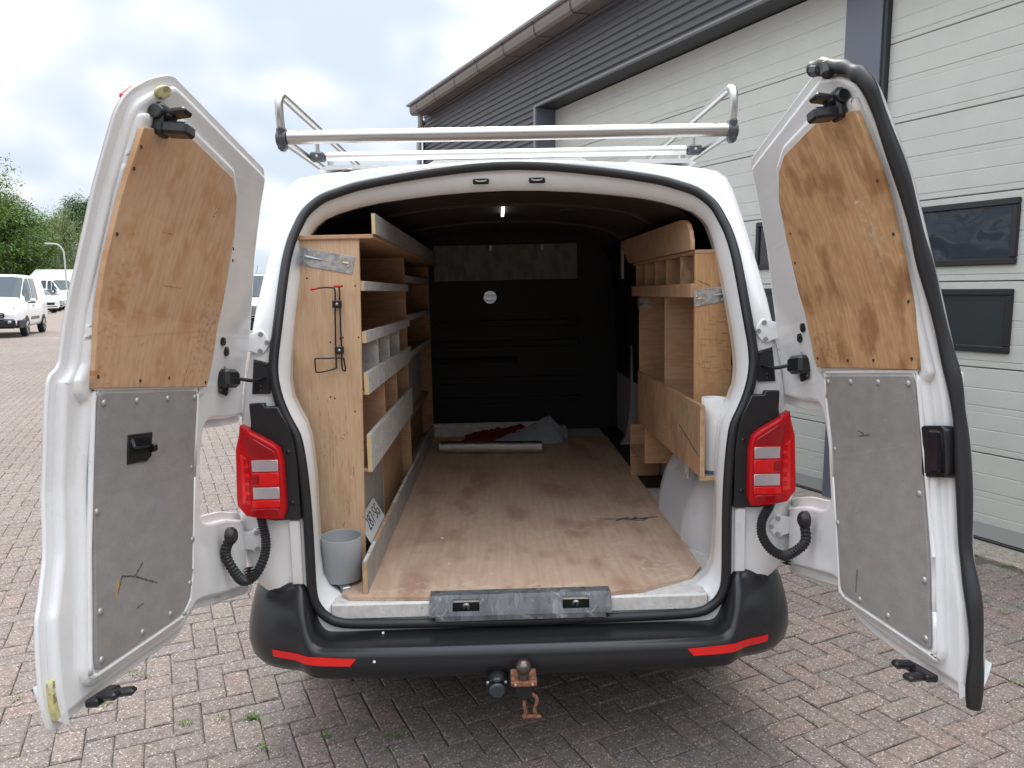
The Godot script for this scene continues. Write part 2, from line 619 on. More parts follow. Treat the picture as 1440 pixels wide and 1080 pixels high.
func make_materials() -> void:
	var grain := bump_texture(5, 0.12, 4)
	var fine := bump_texture(6, 0.35, 2)
	# painted sheet metal, with road dirt in ragged flecks
	var dirt := speckled(512, 512, 40, Color(0.79, 0.795, 0.80), [[Color(0.6, 0.57, 0.52), 0.004, 0.35], [Color(0.70, 0.69, 0.67), 0.02, 0.4]], 0.06, 0.03, 0.02)
	for i in 12:
		var a := Vector2(rng.randf() * 512, rng.randf() * 512)
		scratch(dirt, a, a + Vector2(rng.randf_range(-18, 18), rng.randf_range(-30, 30)), 0.8, Color(0.45, 0.42, 0.38), 0.35)
	M.white = tex_mat(dirt, 0.22, 0.9, true)
	M.white.clearcoat_enabled = true
	M.white.clearcoat = 0.6
	M.white.clearcoat_roughness = 0.08
	var dirty := speckled(512, 512, 47, Color(0.68, 0.67, 0.65), [[Color(0.40, 0.36, 0.32), 0.012, 0.5], [Color(0.55, 0.52, 0.47), 0.05, 0.35]], 0.1, 0.18, 0.08)
	for i in 90:
		var a := Vector2(rng.randf() * 512, rng.randf() * 512)
		scratch(dirty, a, a + Vector2(rng.randf_range(-40, 40), rng.randf_range(-14, 14)), 1.2, Color(0.32, 0.28, 0.24), 0.4)
	M.sill_white = tex_mat(dirty, 0.4, 2.2, true)
	M.arch_white = tex_mat(dirt, 0.3, 0.8, true)
	M.arch_white.albedo_color = Color(0.88, 0.88, 0.90)
	M.rubber = with_bump(mat(Color(0.016, 0.016, 0.018), 0.42), fine, 0.02, 9.0)
	M.black_plastic = with_bump(mat(Color(0.016, 0.0165, 0.019), 0.27), fine, 0.008, 14.0)
	M.black_matte = mat(Color(0.012, 0.012, 0.014), 0.55)
	M.black_gloss = mat(Color(0.01, 0.01, 0.012), 0.12)
	M.hole = mat(Color(0.006, 0.006, 0.006), 0.8)
	M.grey_plastic = mat(Color(0.06, 0.065, 0.075), 0.45)
	var sillp := speckled(384, 192, 61, Color(0.115, 0.12, 0.13), [[Color(0.3, 0.3, 0.3), 0.06, 0.5], [Color(0.03, 0.03, 0.03), 0.1, 0.5]], 0.08, 0.5)
	for i in 60:
		var a := Vector2(rng.randf() * 384, rng.randf() * 192)
		scratch(sillp, a, a + Vector2(rng.randf_range(-40, 40), rng.randf_range(-12, 12)), 1.4, Color(0.42, 0.42, 0.42), 0.5)
	M.sill_plastic = tex_mat(sillp, 0.5, 2.0, true)
	M.liner = mat(Color(0.02, 0.02, 0.021), 0.7)
	M.bulkhead = mat(Color(0.016, 0.016, 0.017), 0.6)
	M.headliner = with_bump(mat(Color(0.062, 0.047, 0.041), 0.75), grain, 0.05, 3.0)
	M.steel = mat(Color(0.56, 0.555, 0.545), 0.3, 1.0)
	M.alu = mat(Color(0.75, 0.75, 0.74), 0.38, 1.0)
	var galv := speckled(256, 256, 71, Color(0.48, 0.5, 0.52), [[Color(0.62, 0.64, 0.66), 0.3, 0.6], [Color(0.36, 0.38, 0.4), 0.3, 0.6]], 0.05, 0.2)
	M.galv = tex_mat(galv, 0.42, 5.0, true)
	M.galv.metallic = 0.75
	M.rust = tex_mat(speckled(256, 256, 73, Color(0.22, 0.085, 0.045), [[Color(0.36, 0.16, 0.09), 0.3, 0.6], [Color(0.1, 0.045, 0.03), 0.25, 0.6]], 0.07, 0.5), 0.8, 7.0, true)
	M.ball = mat(Color(0.16, 0.13, 0.12), 0.3, 0.9)
	M.screw = mat(Color(0.42, 0.42, 0.42), 0.45, 0.6)
	M.dark_screw = mat(Color(0.04, 0.03, 0.025), 0.6)
	M.zinc_yellow = mat(Color(0.45, 0.38, 0.16), 0.6)
	M.sealant = tex_mat(speckled(128, 128, 77, Color(0.52, 0.47, 0.22), [[Color(0.12, 0.1, 0.06), 0.12, 0.7], [Color(0.66, 0.64, 0.45), 0.3, 0.5]], 0.06, 0.4), 0.55, 12.0, true)
	# lamps
	M.lens = mat(Color(0.50, 0.008, 0.012), 0.08)
	M.lens.metallic_specular = 0.35
	M.lens_dark = mat(Color(0.33, 0.006, 0.010), 0.1)
	M.lens_bright = mat(Color(0.75, 0.010, 0.012), 0.12)
	M.lens_clear = mat(Color(0.5, 0.44, 0.46), 0.16, 0.3)
	M.reflector = mat(Color(0.8, 0.014, 0.012), 0.2)
	# plywood
	var pl := wood(384, 640, 101, Color(0.66, 0.44, 0.275), Color(0.50, 0.30, 0.17), Color(0.44, 0.21, 0.09), 0.5)
	splotch(pl, Vector2(40, 470), 70, 2.2, Color(0.2, 0.13, 0.085), 0.35, 3)
	splotch(pl, Vector2(330, 430), 34, 5.0, Color(0.46, 0.15, 0.03), 0.4, 4)
	splotch(pl, Vector2(350, 610), 40, 0.8, Color(0.42, 0.13, 0.02), 0.5, 5)
	for k in [[235, 235, 265, 240], [170, 360, 225, 366], [120, 120, 128, 150], [240, 520, 246, 528], [90, 560, 96, 640]]:
		scratch(pl, Vector2(k[0], k[1]), Vector2(k[2], k[3]), 1.2, Color(0.13, 0.06, 0.03), 0.6)
	M.ply_left = wood_mat(pl)
	var pr := wood(384, 640, 131, Color(0.62, 0.385, 0.205), Color(0.40, 0.215, 0.10), Color(0.26, 0.115, 0.045), 0.7)
	splotch(pr, Vector2(70, 300), 45, 3.0, Color(0.6, 0.5, 0.36), 0.45, 6)
	splotch(pr, Vector2(330, 560), 60, 1.6, Color(0.22, 0.11, 0.05), 0.4, 7)
	for i in 26:
		var a := Vector2(rng.randf() * 384, rng.randf() * 640)
		scratch(pr, a, a + Vector2(rng.randf_range(-14, 14), rng.randf_range(4, 44)), 1.0, Color(0.08, 0.045, 0.03) if i % 3 else Color(0.75, 0.68, 0.55), 0.5)
	splotch(pr, Vector2(90, 215), 13, 0.7, Color(0.75, 0.72, 0.65), 0.9, 8)
	M.ply_right = wood_mat(pr)
	var pe := wood(384, 768, 151, Color(0.68, 0.48, 0.31), Color(0.53, 0.335, 0.20), Color(0.42, 0.22, 0.11), 0.35)
	for i in 70:
		var low := rng.randf()
		var a := Vector2(rng.randf() * 384, (0.45 + 0.5 * low) * 768)
		scratch(pe, a, a + Vector2(rng.randf_range(-12, 12), rng.randf_range(-12, 30)), rng.randf_range(0.8, 2.0), [Color(0.09, 0.07, 0.06), Color(0.72, 0.66, 0.58), Color(0.28, 0.15, 0.08)][i % 3], 0.45)
	for i in 8:
		splotch(pe, Vector2(rng.randf_range(60, 360), rng.randf_range(430, 720)), rng.randf_range(9, 26), 1.6, Color(0.72, 0.66, 0.58) if i % 2 else Color(0.2, 0.15, 0.11), 0.4, 20 + i)
	M.ply_end_left = wood_mat(pe)
	var pf := wood(256, 640, 171, Color(0.62, 0.37, 0.185), Color(0.44, 0.235, 0.105), Color(0.40, 0.20, 0.09), 0.4)
	for i in 34:
		var a := Vector2(rng.randf() * 220 + 10, rng.randf_range(0.25, 0.62) * 640)
		scratch(pf, a, a + Vector2(rng.randf_range(15, 70), rng.randf_range(-3, 3)), 1.4, Color(0.09, 0.075, 0.07), 0.33)
	scratch(pf, Vector2(30, 80), Vector2(110, 96), 2.0, Color(0.1, 0.05, 0.03), 0.7)
	scratch(pf, Vector2(150, 112), Vector2(215, 70), 2.0, Color(0.1, 0.05, 0.03), 0.7)
	M.ply_end_right = wood_mat(pf)
	var pt := wood(384, 384, 191, Color(0.58, 0.36, 0.215), Color(0.43, 0.245, 0.135), Color(0.38, 0.2, 0.105), 0.45)
	M.ply_board = wood_mat(pt)
	M.ply_board.uv1_scale = Vector3(1.0, 1.0, 1)
	M.ply_board.uv1_scale = Vector3(2.2, 2.2, 1)
	var tr := wood(512, 128, 195, Color(0.47, 0.28, 0.165), Color(0.30, 0.16, 0.085), Color(0.2, 0.12, 0.08), 0.5)
	splotch(tr, Vector2(430, 30), 95, 0.55, Color(0.20, 0.25, 0.16), 0.75, 31)
	for i in 30:
		var a := Vector2(rng.randf() * 512, rng.randf() * 128)
		scratch(tr, a, a + Vector2(rng.randf_range(-6, 22), rng.randf_range(-5, 9)), 1.1, Color(0.07, 0.05, 0.04) if i % 3 else Color(0.6, 0.55, 0.5), 0.5)
	scratch(tr, Vector2(380, 60), Vector2(505, 92), 2.2, Color(0.06, 0.055, 0.05), 0.6)
	M.ply_tray = wood_mat(tr)
	M.ply_edge = wood_mat(wood(64, 256, 197, Color(0.66, 0.46, 0.27), Color(0.33, 0.18, 0.09), Color(0.5, 0.3, 0.15), 0.2))
	M.ply_edge.uv1_scale = Vector3(3, 20, 1)
	var fl := wood(512, 1024, 211, Color(0.64, 0.465, 0.345), Color(0.49, 0.325, 0.235), Color(0.30, 0.145, 0.10), 0.5)
	for i in 15:
		splotch(fl, Vector2(rng.randf_range(20, 500), rng.randf_range(650, 1010)), rng.randf_range(14, 60), rng.randf_range(0.3, 0.8), Color(0.62, 0.51, 0.41), 0.55, 50 + i)
	for k in [[440, 940, 60, 0.7], [400, 850, 44, 0.5], [470, 985, 55, 0.4], [160, 985, 90, 0.25], [60, 1000, 70, 0.3], [300, 1000, 90, 0.2]]:
		splotch(fl, Vector2(k[0], k[1]), k[2], k[3], Color(0.66, 0.57, 0.45), 0.6, 70 + int(k[0]))
	for i in 130:
		var a := Vector2(rng.randf() * 512, rng.randf_range(200, 1020))
		scratch(fl, a, a + Vector2(rng.randf_range(-30, 30), rng.randf_range(-16, 16)), 0.9, Color(0.16, 0.09, 0.07) if i % 2 else Color(0.62, 0.52, 0.45), 0.35)
	for i in 46:
		splotch(fl, Vector2(rng.randf() * 512, rng.randf_range(400, 1000)), rng.randf_range(1.5, 4.0), 0.8, Color(0.72, 0.68, 0.62), 0.9, 90 + i)
	for k in [[398, 722, 470, 726], [415, 733, 440, 715], [440, 728, 490, 716], [430, 724, 455, 735], [460, 735, 472, 722], [448, 722, 455, 712]]:
		scratch(fl, Vector2(k[0], k[1]), Vector2(k[2], k[3]), 3.0, Color(0.075, 0.085, 0.12), 0.8)
	M.ply_floor = wood_mat(fl, 0.5)
	# film-faced grey board with chips down to the wood
	var gr := speckled(256, 512, 221, Color(0.285, 0.275, 0.27), [[Color(0.31, 0.30, 0.29), 0.15, 0.4], [Color(0.26, 0.25, 0.245), 0.15, 0.4]], 0.35, 0.14, 0.1)
	for i in 75:
		splotch(gr, Vector2(rng.randf() * 256, 512 * sqrt(rng.randf())), rng.randf_range(1.5, 4.2), rng.randf_range(0.6, 2.0), Color(0.5, 0.29, 0.12), 0.8, 240 + i)
	for i in 30:
		var a := Vector2(rng.randf() * 256, rng.randf() * 512)
		scratch(gr, a, a + Vector2(rng.randf_range(-10, 10), rng.randf_range(4, 40)), 0.7, Color(0.45, 0.44, 0.43), 0.4)
	var gl: Image = gr.duplicate()
	for k in [[150, 352, 168, 372], [168, 372, 196, 362], [196, 362, 208, 392], [166, 374, 118, 404], [150, 432, 168, 436]]:
		scratch(gl, Vector2(k[0], k[1]), Vector2(k[2], k[3]), 1.7, Color(0.05, 0.035, 0.03), 0.85)
	scratch(gl, Vector2(204, 368), Vector2(210, 396), 2.5, Color(0.55, 0.3, 0.1), 0.8)
	M.grey_left = wood_mat(gl, 0.42)
	for k in [[140, 128, 168, 132], [155, 127, 170, 120], [178, 420, 182, 470]]:
		scratch(gr, Vector2(k[0], k[1]), Vector2(k[2], k[3]), 1.8, Color(0.07, 0.04, 0.03), 0.8)
	splotch(gr, Vector2(92, 92), 10, 0.5, Color(0.6, 0.36, 0.13), 0.95, 301)
	for k in [[176, 200, 205, 310], [190, 225, 220, 330], [168, 260, 185, 300]]:
		scratch(gr, Vector2(k[0], k[1]), Vector2(k[2], k[3]), 1.0, Color(0.55, 0.54, 0.52), 0.6)
	M.grey_right = wood_mat(gr, 0.42)
	M.board_white = tex_mat(speckled(256, 256, 311, Color(0.58, 0.57, 0.55), [[Color(0.4, 0.38, 0.36), 0.10, 0.4], [Color(0.68, 0.67, 0.66), 0.2, 0.5]], 0.12, 0.22, 0.12), 0.6, 3.0, true)
	M.board_grey = tex_mat(speckled(256, 256, 313, Color(0.37, 0.355, 0.34), [[Color(0.28, 0.26, 0.25), 0.14, 0.4]], 0.10, 0.2, 0.1), 0.6, 2.0, true)
	M.board_dark = tex_mat(speckled(256, 128, 317, Color(0.26, 0.245, 0.215), [[Color(0.16, 0.15, 0.14), 0.16, 0.5], [Color(0.33, 0.315, 0.28), 0.16, 0.4]], 0.05, 0.3), 0.7, 2.0, true)
	M.pine = mat(Color(0.62, 0.47, 0.24), 0.6)
	M.red_cap = mat(Color(0.55, 0.02, 0.025), 0.35)
	M.wire = mat(Color(0.012, 0.012, 0.012), 0.35)
	M.bucket = with_bump(mat(Color(0.33, 0.345, 0.36), 0.42), fine, 0.01, 10.0)
	M.plate = mat(Color(0.66, 0.68, 0.7), 0.3)
	M.ink = mat(Color(0.012, 0.012, 0.014), 0.4)
	M.paper = mat(Color(0.84, 0.84, 0.84), 0.5)
	M.blue = mat(Color(0.03, 0.18, 0.42), 0.4)
	M.foil = with_bump(mat(Color(0.7, 0.7, 0.71), 0.12, 1.0), bump_texture(14, 0.2, 2), 0.25, 7.0)
	M.cloth_grey = with_bump(mat(Color(0.33, 0.355, 0.38), 0.85), grain, 0.2, 6.0)
	M.cloth_red = mat(Color(0.17, 0.014, 0.016), 0.8)
	M.led = mat(Color(0.9, 0.9, 0.9), 0.4)
	M.led.emission_enabled = true
	M.led.emission = Color(1, 1, 1)
	M.led.emission_energy_multiplier = 1.6
	# yard
	var bk := speckled(512, 512, 401, Color(0.235, 0.20, 0.187), [[Color(0.62, 0.58, 0.55), 0.04, 0.8], [Color(0.38, 0.34, 0.32), 0.14, 0.7], [Color(0.10, 0.085, 0.083), 0.14, 0.7], [Color(0.28, 0.20, 0.178), 0.14, 0.6]], 0.16, 0.25)
	var bt := ImageTexture.create_from_image(bk)
	var bb := bump_texture(21, 0.3, 3)
	for k in 6:
		var m := StandardMaterial3D.new()
		m.albedo_texture = bt
		m.albedo_color = [Color(0.85, 0.85, 0.84), Color(0.91, 0.89, 0.877), Color(0.865, 0.865, 0.87), Color(0.91, 0.87, 0.86), Color(0.845, 0.835, 0.835), Color(0.89, 0.875, 0.86)][k]
		m.roughness = 0.85
		m.uv1_scale = Vector3(2.5, 2.5, 1)
		with_bump(m, bb, 0.16)
		M["brick%d" % k] = m
	M.brick_copies = M.brick0.duplicate()
	M.brick_copies.albedo_color = Color(0.87, 0.87, 0.86)
	M.brick_copies.vertex_color_use_as_albedo = true
	M.sand = tex_mat(speckled(256, 256, 409, Color(0.105, 0.09, 0.075), [[Color(0.2, 0.18, 0.15), 0.15, 0.6], [Color(0.035, 0.03, 0.028), 0.3, 0.6]], 0.2, 0.5), 0.95, 3.0, true)
	M.concrete = tex_mat(speckled(384, 384, 411, Color(0.30, 0.265, 0.225), [[Color(0.45, 0.42, 0.38), 0.12, 0.6], [Color(0.14, 0.12, 0.1), 0.14, 0.5]], 0.16, 0.4), 0.9, 2.0, true)
	M.far_paving = tex_mat(far_paving_image(), 0.9, 1.0)
	M.panel = tex_mat(speckled(384, 384, 421, Color(0.51, 0.52, 0.49), [[Color(0.50, 0.515, 0.48), 0.02, 0.25]], 0.02, 0.05, 0.03), 0.5, 0.35, true)
	M.panel_bottom = mat(Color(0.33, 0.335, 0.33), 0.5)
	M.clad = mat(Color(0.075, 0.077, 0.088), 0.45)
	M.clad_dark = mat(Color(0.028, 0.029, 0.034), 0.5)
	M.column = mat(Color(0.115, 0.125, 0.16), 0.5)
	M.trim = mat(Color(0.21, 0.21, 0.23), 0.45)
	M.gutter = mat(Color(0.17, 0.145, 0.135), 0.5)
	M.downpipe = mat(Color(0.4, 0.4, 0.4), 0.5)
	M.frame_black = mat(Color(0.014, 0.014, 0.016), 0.4)
	M.pane_wavy = with_bump(mat(Color(0.015, 0.022, 0.034), 0.06), bump_texture(31, 0.012, 2, 256), 0.6)
	M.pane = with_bump(mat(Color(0.022, 0.026, 0.03), 0.08), bump_texture(33, 0.01, 1, 256), 0.2)
	M.glass_car = mat(Color(0.045, 0.065, 0.075), 0.05)
	M.tyre = mat(Color(0.014, 0.014, 0.015), 0.8)
	M.rim = mat(Color(0.55, 0.56, 0.58), 0.35, 0.6)
	M.car_white = mat(Color(0.8, 0.81, 0.82), 0.2)
	M.car_silver = mat(Color(0.42, 0.43, 0.45), 0.3, 0.4)
	M.car_dark = mat(Color(0.035, 0.037, 0.042), 0.18)
	M.car_red = mat(Color(0.32, 0.05, 0.04), 0.25)
	M.headlamp = mat(Color(0.5, 0.52, 0.55), 0.1, 0.4)
	M.roof_sheet = mat(Color(0.42, 0.45, 0.43), 0.7)
	M.wall_brick = mat(Color(0.26, 0.13, 0.09), 0.85)
	M.pole = mat(Color(0.5, 0.52, 0.5), 0.5)
	M.bark = with_bump(mat(Color(0.07, 0.055, 0.042), 0.9), grain, 1.0, 2.0)
	M.bark_birch = mat(Color(0.42, 0.4, 0.37), 0.8)
	M.leaf = mat(Color(1, 1, 1), 0.6)
	M.leaf.vertex_color_use_as_albedo = true
	M.leaf.backlight_enabled = true
	M.leaf.backlight = Color(0.5, 0.5, 0.35)
	M.weed = mat(Color(0.09, 0.19, 0.03), 0.7)

# beyond the built bricks: the same paving, too far off to tell its bricks apart
func far_paving_image() -> Image:
	var w := 512
	var bl := noise(431, 0.02, 3)
	var fi := noise(433, 0.5, 2)
	var bytes := PackedByteArray()
	bytes.resize(w * w * 3)
	for y in w:
		for x in w:
			var cx := int(floor(x / 8.0))
			var cy := int(floor(y / 8.0))
			var k := posmod(cx - cy, 4)
			var lx := x % 8
			var ly := y % 8
			var joint := 0.0
			if k < 2 and (ly == 0 or (k == 0 and lx == 0)):
				joint = 1.0
			if k >= 2 and (lx == 0 or (k == 3 and ly == 0)):
				joint = 1.0
			var id := hash(Vector2i(cx - (1 if k == 1 else 0), cy + (1 if k == 3 else 0))) % 1000 / 1000.0
			var c := Color(0.215, 0.18, 0.158) * (0.88 + 0.24 * id + fi.get_noise_2d(x, y) * 0.25 + bl.get_noise_2d(x, y) * 0.12)
			c = c.lerp(Color(0.1, 0.085, 0.07), joint * 0.6)
			put_px(bytes, (y * w + x) * 3, c)
	return image_from(w, w, bytes)

# =====================================================================================
# paving and garage building
# =====================================================================================
var BLD := Transform3D(Basis(Vector3(sin(deg_to_rad(25.5)), 0, cos(deg_to_rad(25.5))), Vector3.UP, Vector3(-cos(deg_to_rad(25.5)), 0, sin(deg_to_rad(25.5)))), Vector3.ZERO)
const CELL := 0.098

func flat_sheet(s: SurfaceTool, poly: PackedVector2Array, y: float, uvk: float) -> void:
	var idx := Geometry2D.triangulate_polygon(poly)
	for i in idx.size() / 3:
		var p := [poly[idx[3 * i]], poly[idx[3 * i + 1]], poly[idx[3 * i + 2]]]
		var q := [Vector3(p[0].x, y, p[0].y), Vector3(p[1].x, y, p[1].y), Vector3(p[2].x, y, p[2].y)]
		tri_out(s, q[0], q[1], q[2], Vector3(q[0].x, y - 1, q[0].z), Vector2(-p[0].y, p[0].x) * uvk, Vector2(-p[1].y, p[1].x) * uvk, Vector2(-p[2].y, p[2].x) * uvk)

func brick_mesh() -> ArrayMesh:
	var s := st0()
	var off := Vector2(rng.randf() * 0.2, rng.randf() * 0.3)
	s.set_smooth_group(-1)
	# top face slightly worn: corners lowered at random, edges chamfered
	var hx := 0.0965
	var hz := 0.0472
	var bv := 0.0045
	var top: Array[Vector3] = []
	var rim: Array[Vector3] = []
	var low: Array[Vector3] = []
	for k in [[-1, -1], [-0.3, -1], [0.35, -1], [1, -1], [1, 0.1], [1, 1], [0.4, 1], [-0.35, 1], [-1, 1], [-1, -0.1]]:
		var jx: float = k[0] * hx + rng.randf_range(-0.0012, 0.0012)
		var jz: float = k[1] * hz + rng.randf_range(-0.0012, 0.0012)
		var c := bv * rng.randf_range(0.6, 1.7)
		top.append(Vector3(jx - signf(k[0]) * c * (1.0 if absf(k[0]) == 1 else 0.0), 0.0, jz - signf(k[1]) * c * (1.0 if absf(k[1]) == 1 else 0.0)))
		rim.append(Vector3(jx, -c * 0.8, jz))
		low.append(Vector3(jx, -0.03, jz))
	var ctr := Vector3(0, -0.02, 0)
	var m := Vector3(0, 0.0006, 0)
	for i in 10:
		var j := (i + 1) % 10
		var u := func(p: Vector3) -> Vector2: return Vector2(p.x + 0.1, p.z + 0.05) + off
		tri_out(s, m, top[i], top[j], ctr, u.call(m), u.call(top[i]), u.call(top[j]))
		quad_out(s, top[i], top[j], rim[j], rim[i], ctr, u.call(top[i]), u.call(top[j]), u.call(rim[j]), u.call(rim[i]))
		quad_out(s, rim[i], rim[j], low[j], low[i], ctr, u.call(rim[i]), u.call(rim[j]), u.call(low[j]) + Vector2(0.02, 0.02), u.call(low[i]) + Vector2(0.02, 0.02))
	return mesh_of(s)

func build_ground() -> void:
	# one sheet out to the horizon
	var s := st0()
	flat_sheet(s, rect(-420, -420, 420, 420), -0.016, 1.0 / (64 * CELL))
	var g := put("ground", s, M.far_paving, self, YARD)
	structure(g)
	# sand bed under the bricks that are built
	s = st0()
	var sector := PackedVector2Array()
	for p in [Vector2(-4.5, 4.5), Vector2(4.5, 4.5), Vector2(4.5, -1.0), Vector2(1.6, -6), Vector2(-3, -24), Vector2(-19, -24), Vector2(-4.5, -1.0)]:
		var q := YARD.affine_inverse() * Vector3(p.x, 0, p.y)
		sector.append(Vector2(q.x, q.z))
	flat_sheet(s, sector, -0.011, 1.0)
	structure(put("sand_bed", s, M.sand, self, YARD))
	var strip := st0()
	var x := -11.0
	while x < 4.0:
		cbox(strip, Vector3(0.992, 0.06, 0.29), 0.004, Transform3D(Basis.IDENTITY, Vector3(x + 0.5, -0.028, -3.535)))
		x += 1.0
	structure(put("concrete_strip", strip, M.concrete, self, BLD))
	# herringbone
	var pav := Node3D.new()
	pav.name = "pavement"
	add_child(pav, true)
	pav.transform = YARD
	structure(pav)
	var variants: Array[ArrayMesh] = []
	for i in 6:
		variants.append(brick_mesh())
	var inv := YARD.affine_inverse()
	var eye := Vector3(-0.0881, 1.6, 2.4301)
	var fwd := -Basis.from_euler(Vector3(deg_to_rad(-7.03), deg_to_rad(-1.18), 0)).z
	var spots := []
	var bld_in := BLD.affine_inverse()
	for i in range(-190, 60):
		for j in range(-335, 40):
			var k := posmod(i - j, 4)
			if k != 0 and k != 2:
				continue
			var a := 0.17 + (i + (1.0 if k == 0 else 0.5)) * CELL
			var b := -0.047 + (j + (0.5 if k == 0 else 0.0)) * CELL
			var loc := Vector3(b, 0, -a)
			var w := YARD * loc
			if not Geometry2D.is_point_in_polygon(Vector2(loc.x, loc.z), sector):
				continue
			if (bld_in * w).z < -3.30:
				continue
			var d := w - eye
			var along := d.dot(fwd)
			var px := 512.0 + 742.5 * (d.x * 0.99979 + d.z * 0.0206) / maxf(along, 0.1)
			var shown := along > 0.5 and px > -10 and px < 1034 and atan2(1.6, Vector2(d.x, d.z).length()) < deg_to_rad(34.5)
			if absf(w.x) < 0.93 and w.z < -0.40 and w.z > -6.0:
				shown = false
			if w.z < -0.7 and w.x > -1.5 and w.x < 1.3:
				shown = false
			spots.append([d.length() if shown else d.length() + 1000.0, loc, k])
	spots.sort_custom(func(p, q): return p[0] < q[0])
	var mm := MultiMesh.new()
	mm.transform_format = MultiMesh.TRANSFORM_3D
	mm.use_colors = true
	mm.mesh = variants[0]
	mm.instance_count = spots.size() - 300
	var tones := noise(55, 0.35, 2)
	for n in spots.size():
		var loc: Vector3 = spots[n][1]
		var r := RandomNumberGenerator.new()
		r.seed = hash(Vector2i(int(round(loc.x * 1000)), int(round(loc.z * 1000))))
		var yaw := (PI / 2 if spots[n][2] == 0 else 0.0) + (PI if r.randf() > 0.5 else 0.0) + r.randf_range(-0.012, 0.012)
		var bs := Basis(Vector3.UP, yaw) * Basis.from_euler(Vector3(r.randf_range(-0.012, 0.012), 0, r.randf_range(-0.008, 0.008)))
		var t := Transform3D(bs, loc + Vector3(r.randf_range(-0.001, 0.001), r.randf_range(-0.0018, 0.0018), r.randf_range(-0.001, 0.001)))
		if n < 300:
			put_mesh("brick", variants[r.randi() % 6], M["brick%d" % (r.randi() % 6)], pav, t)
		else:
			mm.set_instance_transform(n - 300, t)
			var c := 1.0 + r.randf_range(-0.09, 0.05) + tones.get_noise_2d(loc.x, loc.z) * 0.08
			mm.set_instance_color(n - 300, Color(c, c * r.randf_range(0.95, 1.0), c * r.randf_range(0.92, 1.0)))
	var mi := MultiMeshInstance3D.new()
	mi.name = "bricks"
	mi.multimesh = mm
	mi.material_override = M.brick_copies
	mi.set_meta("kind", "stuff")
	pav.add_child(mi, true)

# a profile (z, y) drawn along x
func extrude_x(s: SurfaceTool, prof: PackedVector2Array, x0: float, x1: float, group := -1) -> void:
	s.set_smooth_group(group)
	for i in prof.size() - 1:
		var a := prof[i]
		var b := prof[i + 1]
		quad(s, Vector3(x0, a.y, a.x), Vector3(x1, a.y, a.x), Vector3(x1, b.y, b.x), Vector3(x0, b.y, b.x), Vector2(x0, a.y), Vector2(x1, a.y), Vector2(x1, b.y), Vector2(x0, b.y))

func section_mesh(x0: float, x1: float) -> ArrayMesh:
	var s := st0()
	var p := v2([-0.03, 0.0, -0.016, 0.002, -0.0015, 0.004, 0.0, 0.007])
	for g in [[0.0425, 0.005], [0.153, 0.0028], [0.262, 0.0012], [0.302, 0.005], [0.415, 0.0028]]:
		p.append(Vector2(0.0, g[0] - 0.0045))
		p.append(Vector2(-g[1], g[0] - 0.001))
		p.append(Vector2(-g[1], g[0] + 0.001))
		p.append(Vector2(0.0, g[0] + 0.0045))
	p.append_array(v2([0.0, 0.541, -0.0015, 0.5435, -0.016, 0.5455, -0.03, 0.5475]))
	extrude_x(s, p, x0, x1)
	# back and ends
	s.set_smooth_group(-1)
	quad(s, Vector3(x0, 0, -0.03), Vector3(x1, 0, -0.03), Vector3(x1, 0.5475, -0.03), Vector3(x0, 0.5475, -0.03))
	for x in [x0, x1]:
		quad(s, Vector3(x, 0, -0.03), Vector3(x, 0.004, -0.0015), Vector3(x, 0.5435, -0.0015), Vector3(x, 0.5475, -0.03))
	return mesh_of(s)

func door_window(door: Node3D, x0: float, x1: float, y0: float, y1: float, m: Material) -> void:
	var fr := pivot("window", door)
	var f := st0()
	var z := -3.68
	var w := 0.042
	span(f, Vector3(x0, y0, z - 0.01), Vector3(x1, y0 + w, z + 0.022), 0.006)
	span(f, Vector3(x0, y1 - w, z - 0.01), Vector3(x1, y1, z + 0.022), 0.006)
	span(f, Vector3(x0, y0 + w, z - 0.01), Vector3(x0 + w, y1 - w, z + 0.022), 0.006)
	span(f, Vector3(x1 - w, y0 + w, z - 0.01), Vector3(x1, y1 - w, z + 0.022), 0.006)
	put("window_frame", f, M.frame_black, fr)
	var p := st0()
	p.set_smooth_group(-1)
	quad(p, Vector3(x0 + w, y0 + w, z + 0.006), Vector3(x1 - w, y0 + w, z + 0.006), Vector3(x1 - w, y1 - w, z + 0.006), Vector3(x0 + w, y1 - w, z + 0.006), Vector2(0, 0.4), Vector2(0.8, 0.4), Vector2(0.8, 0), Vector2(0, 0))
	put("pane", p, m, fr)

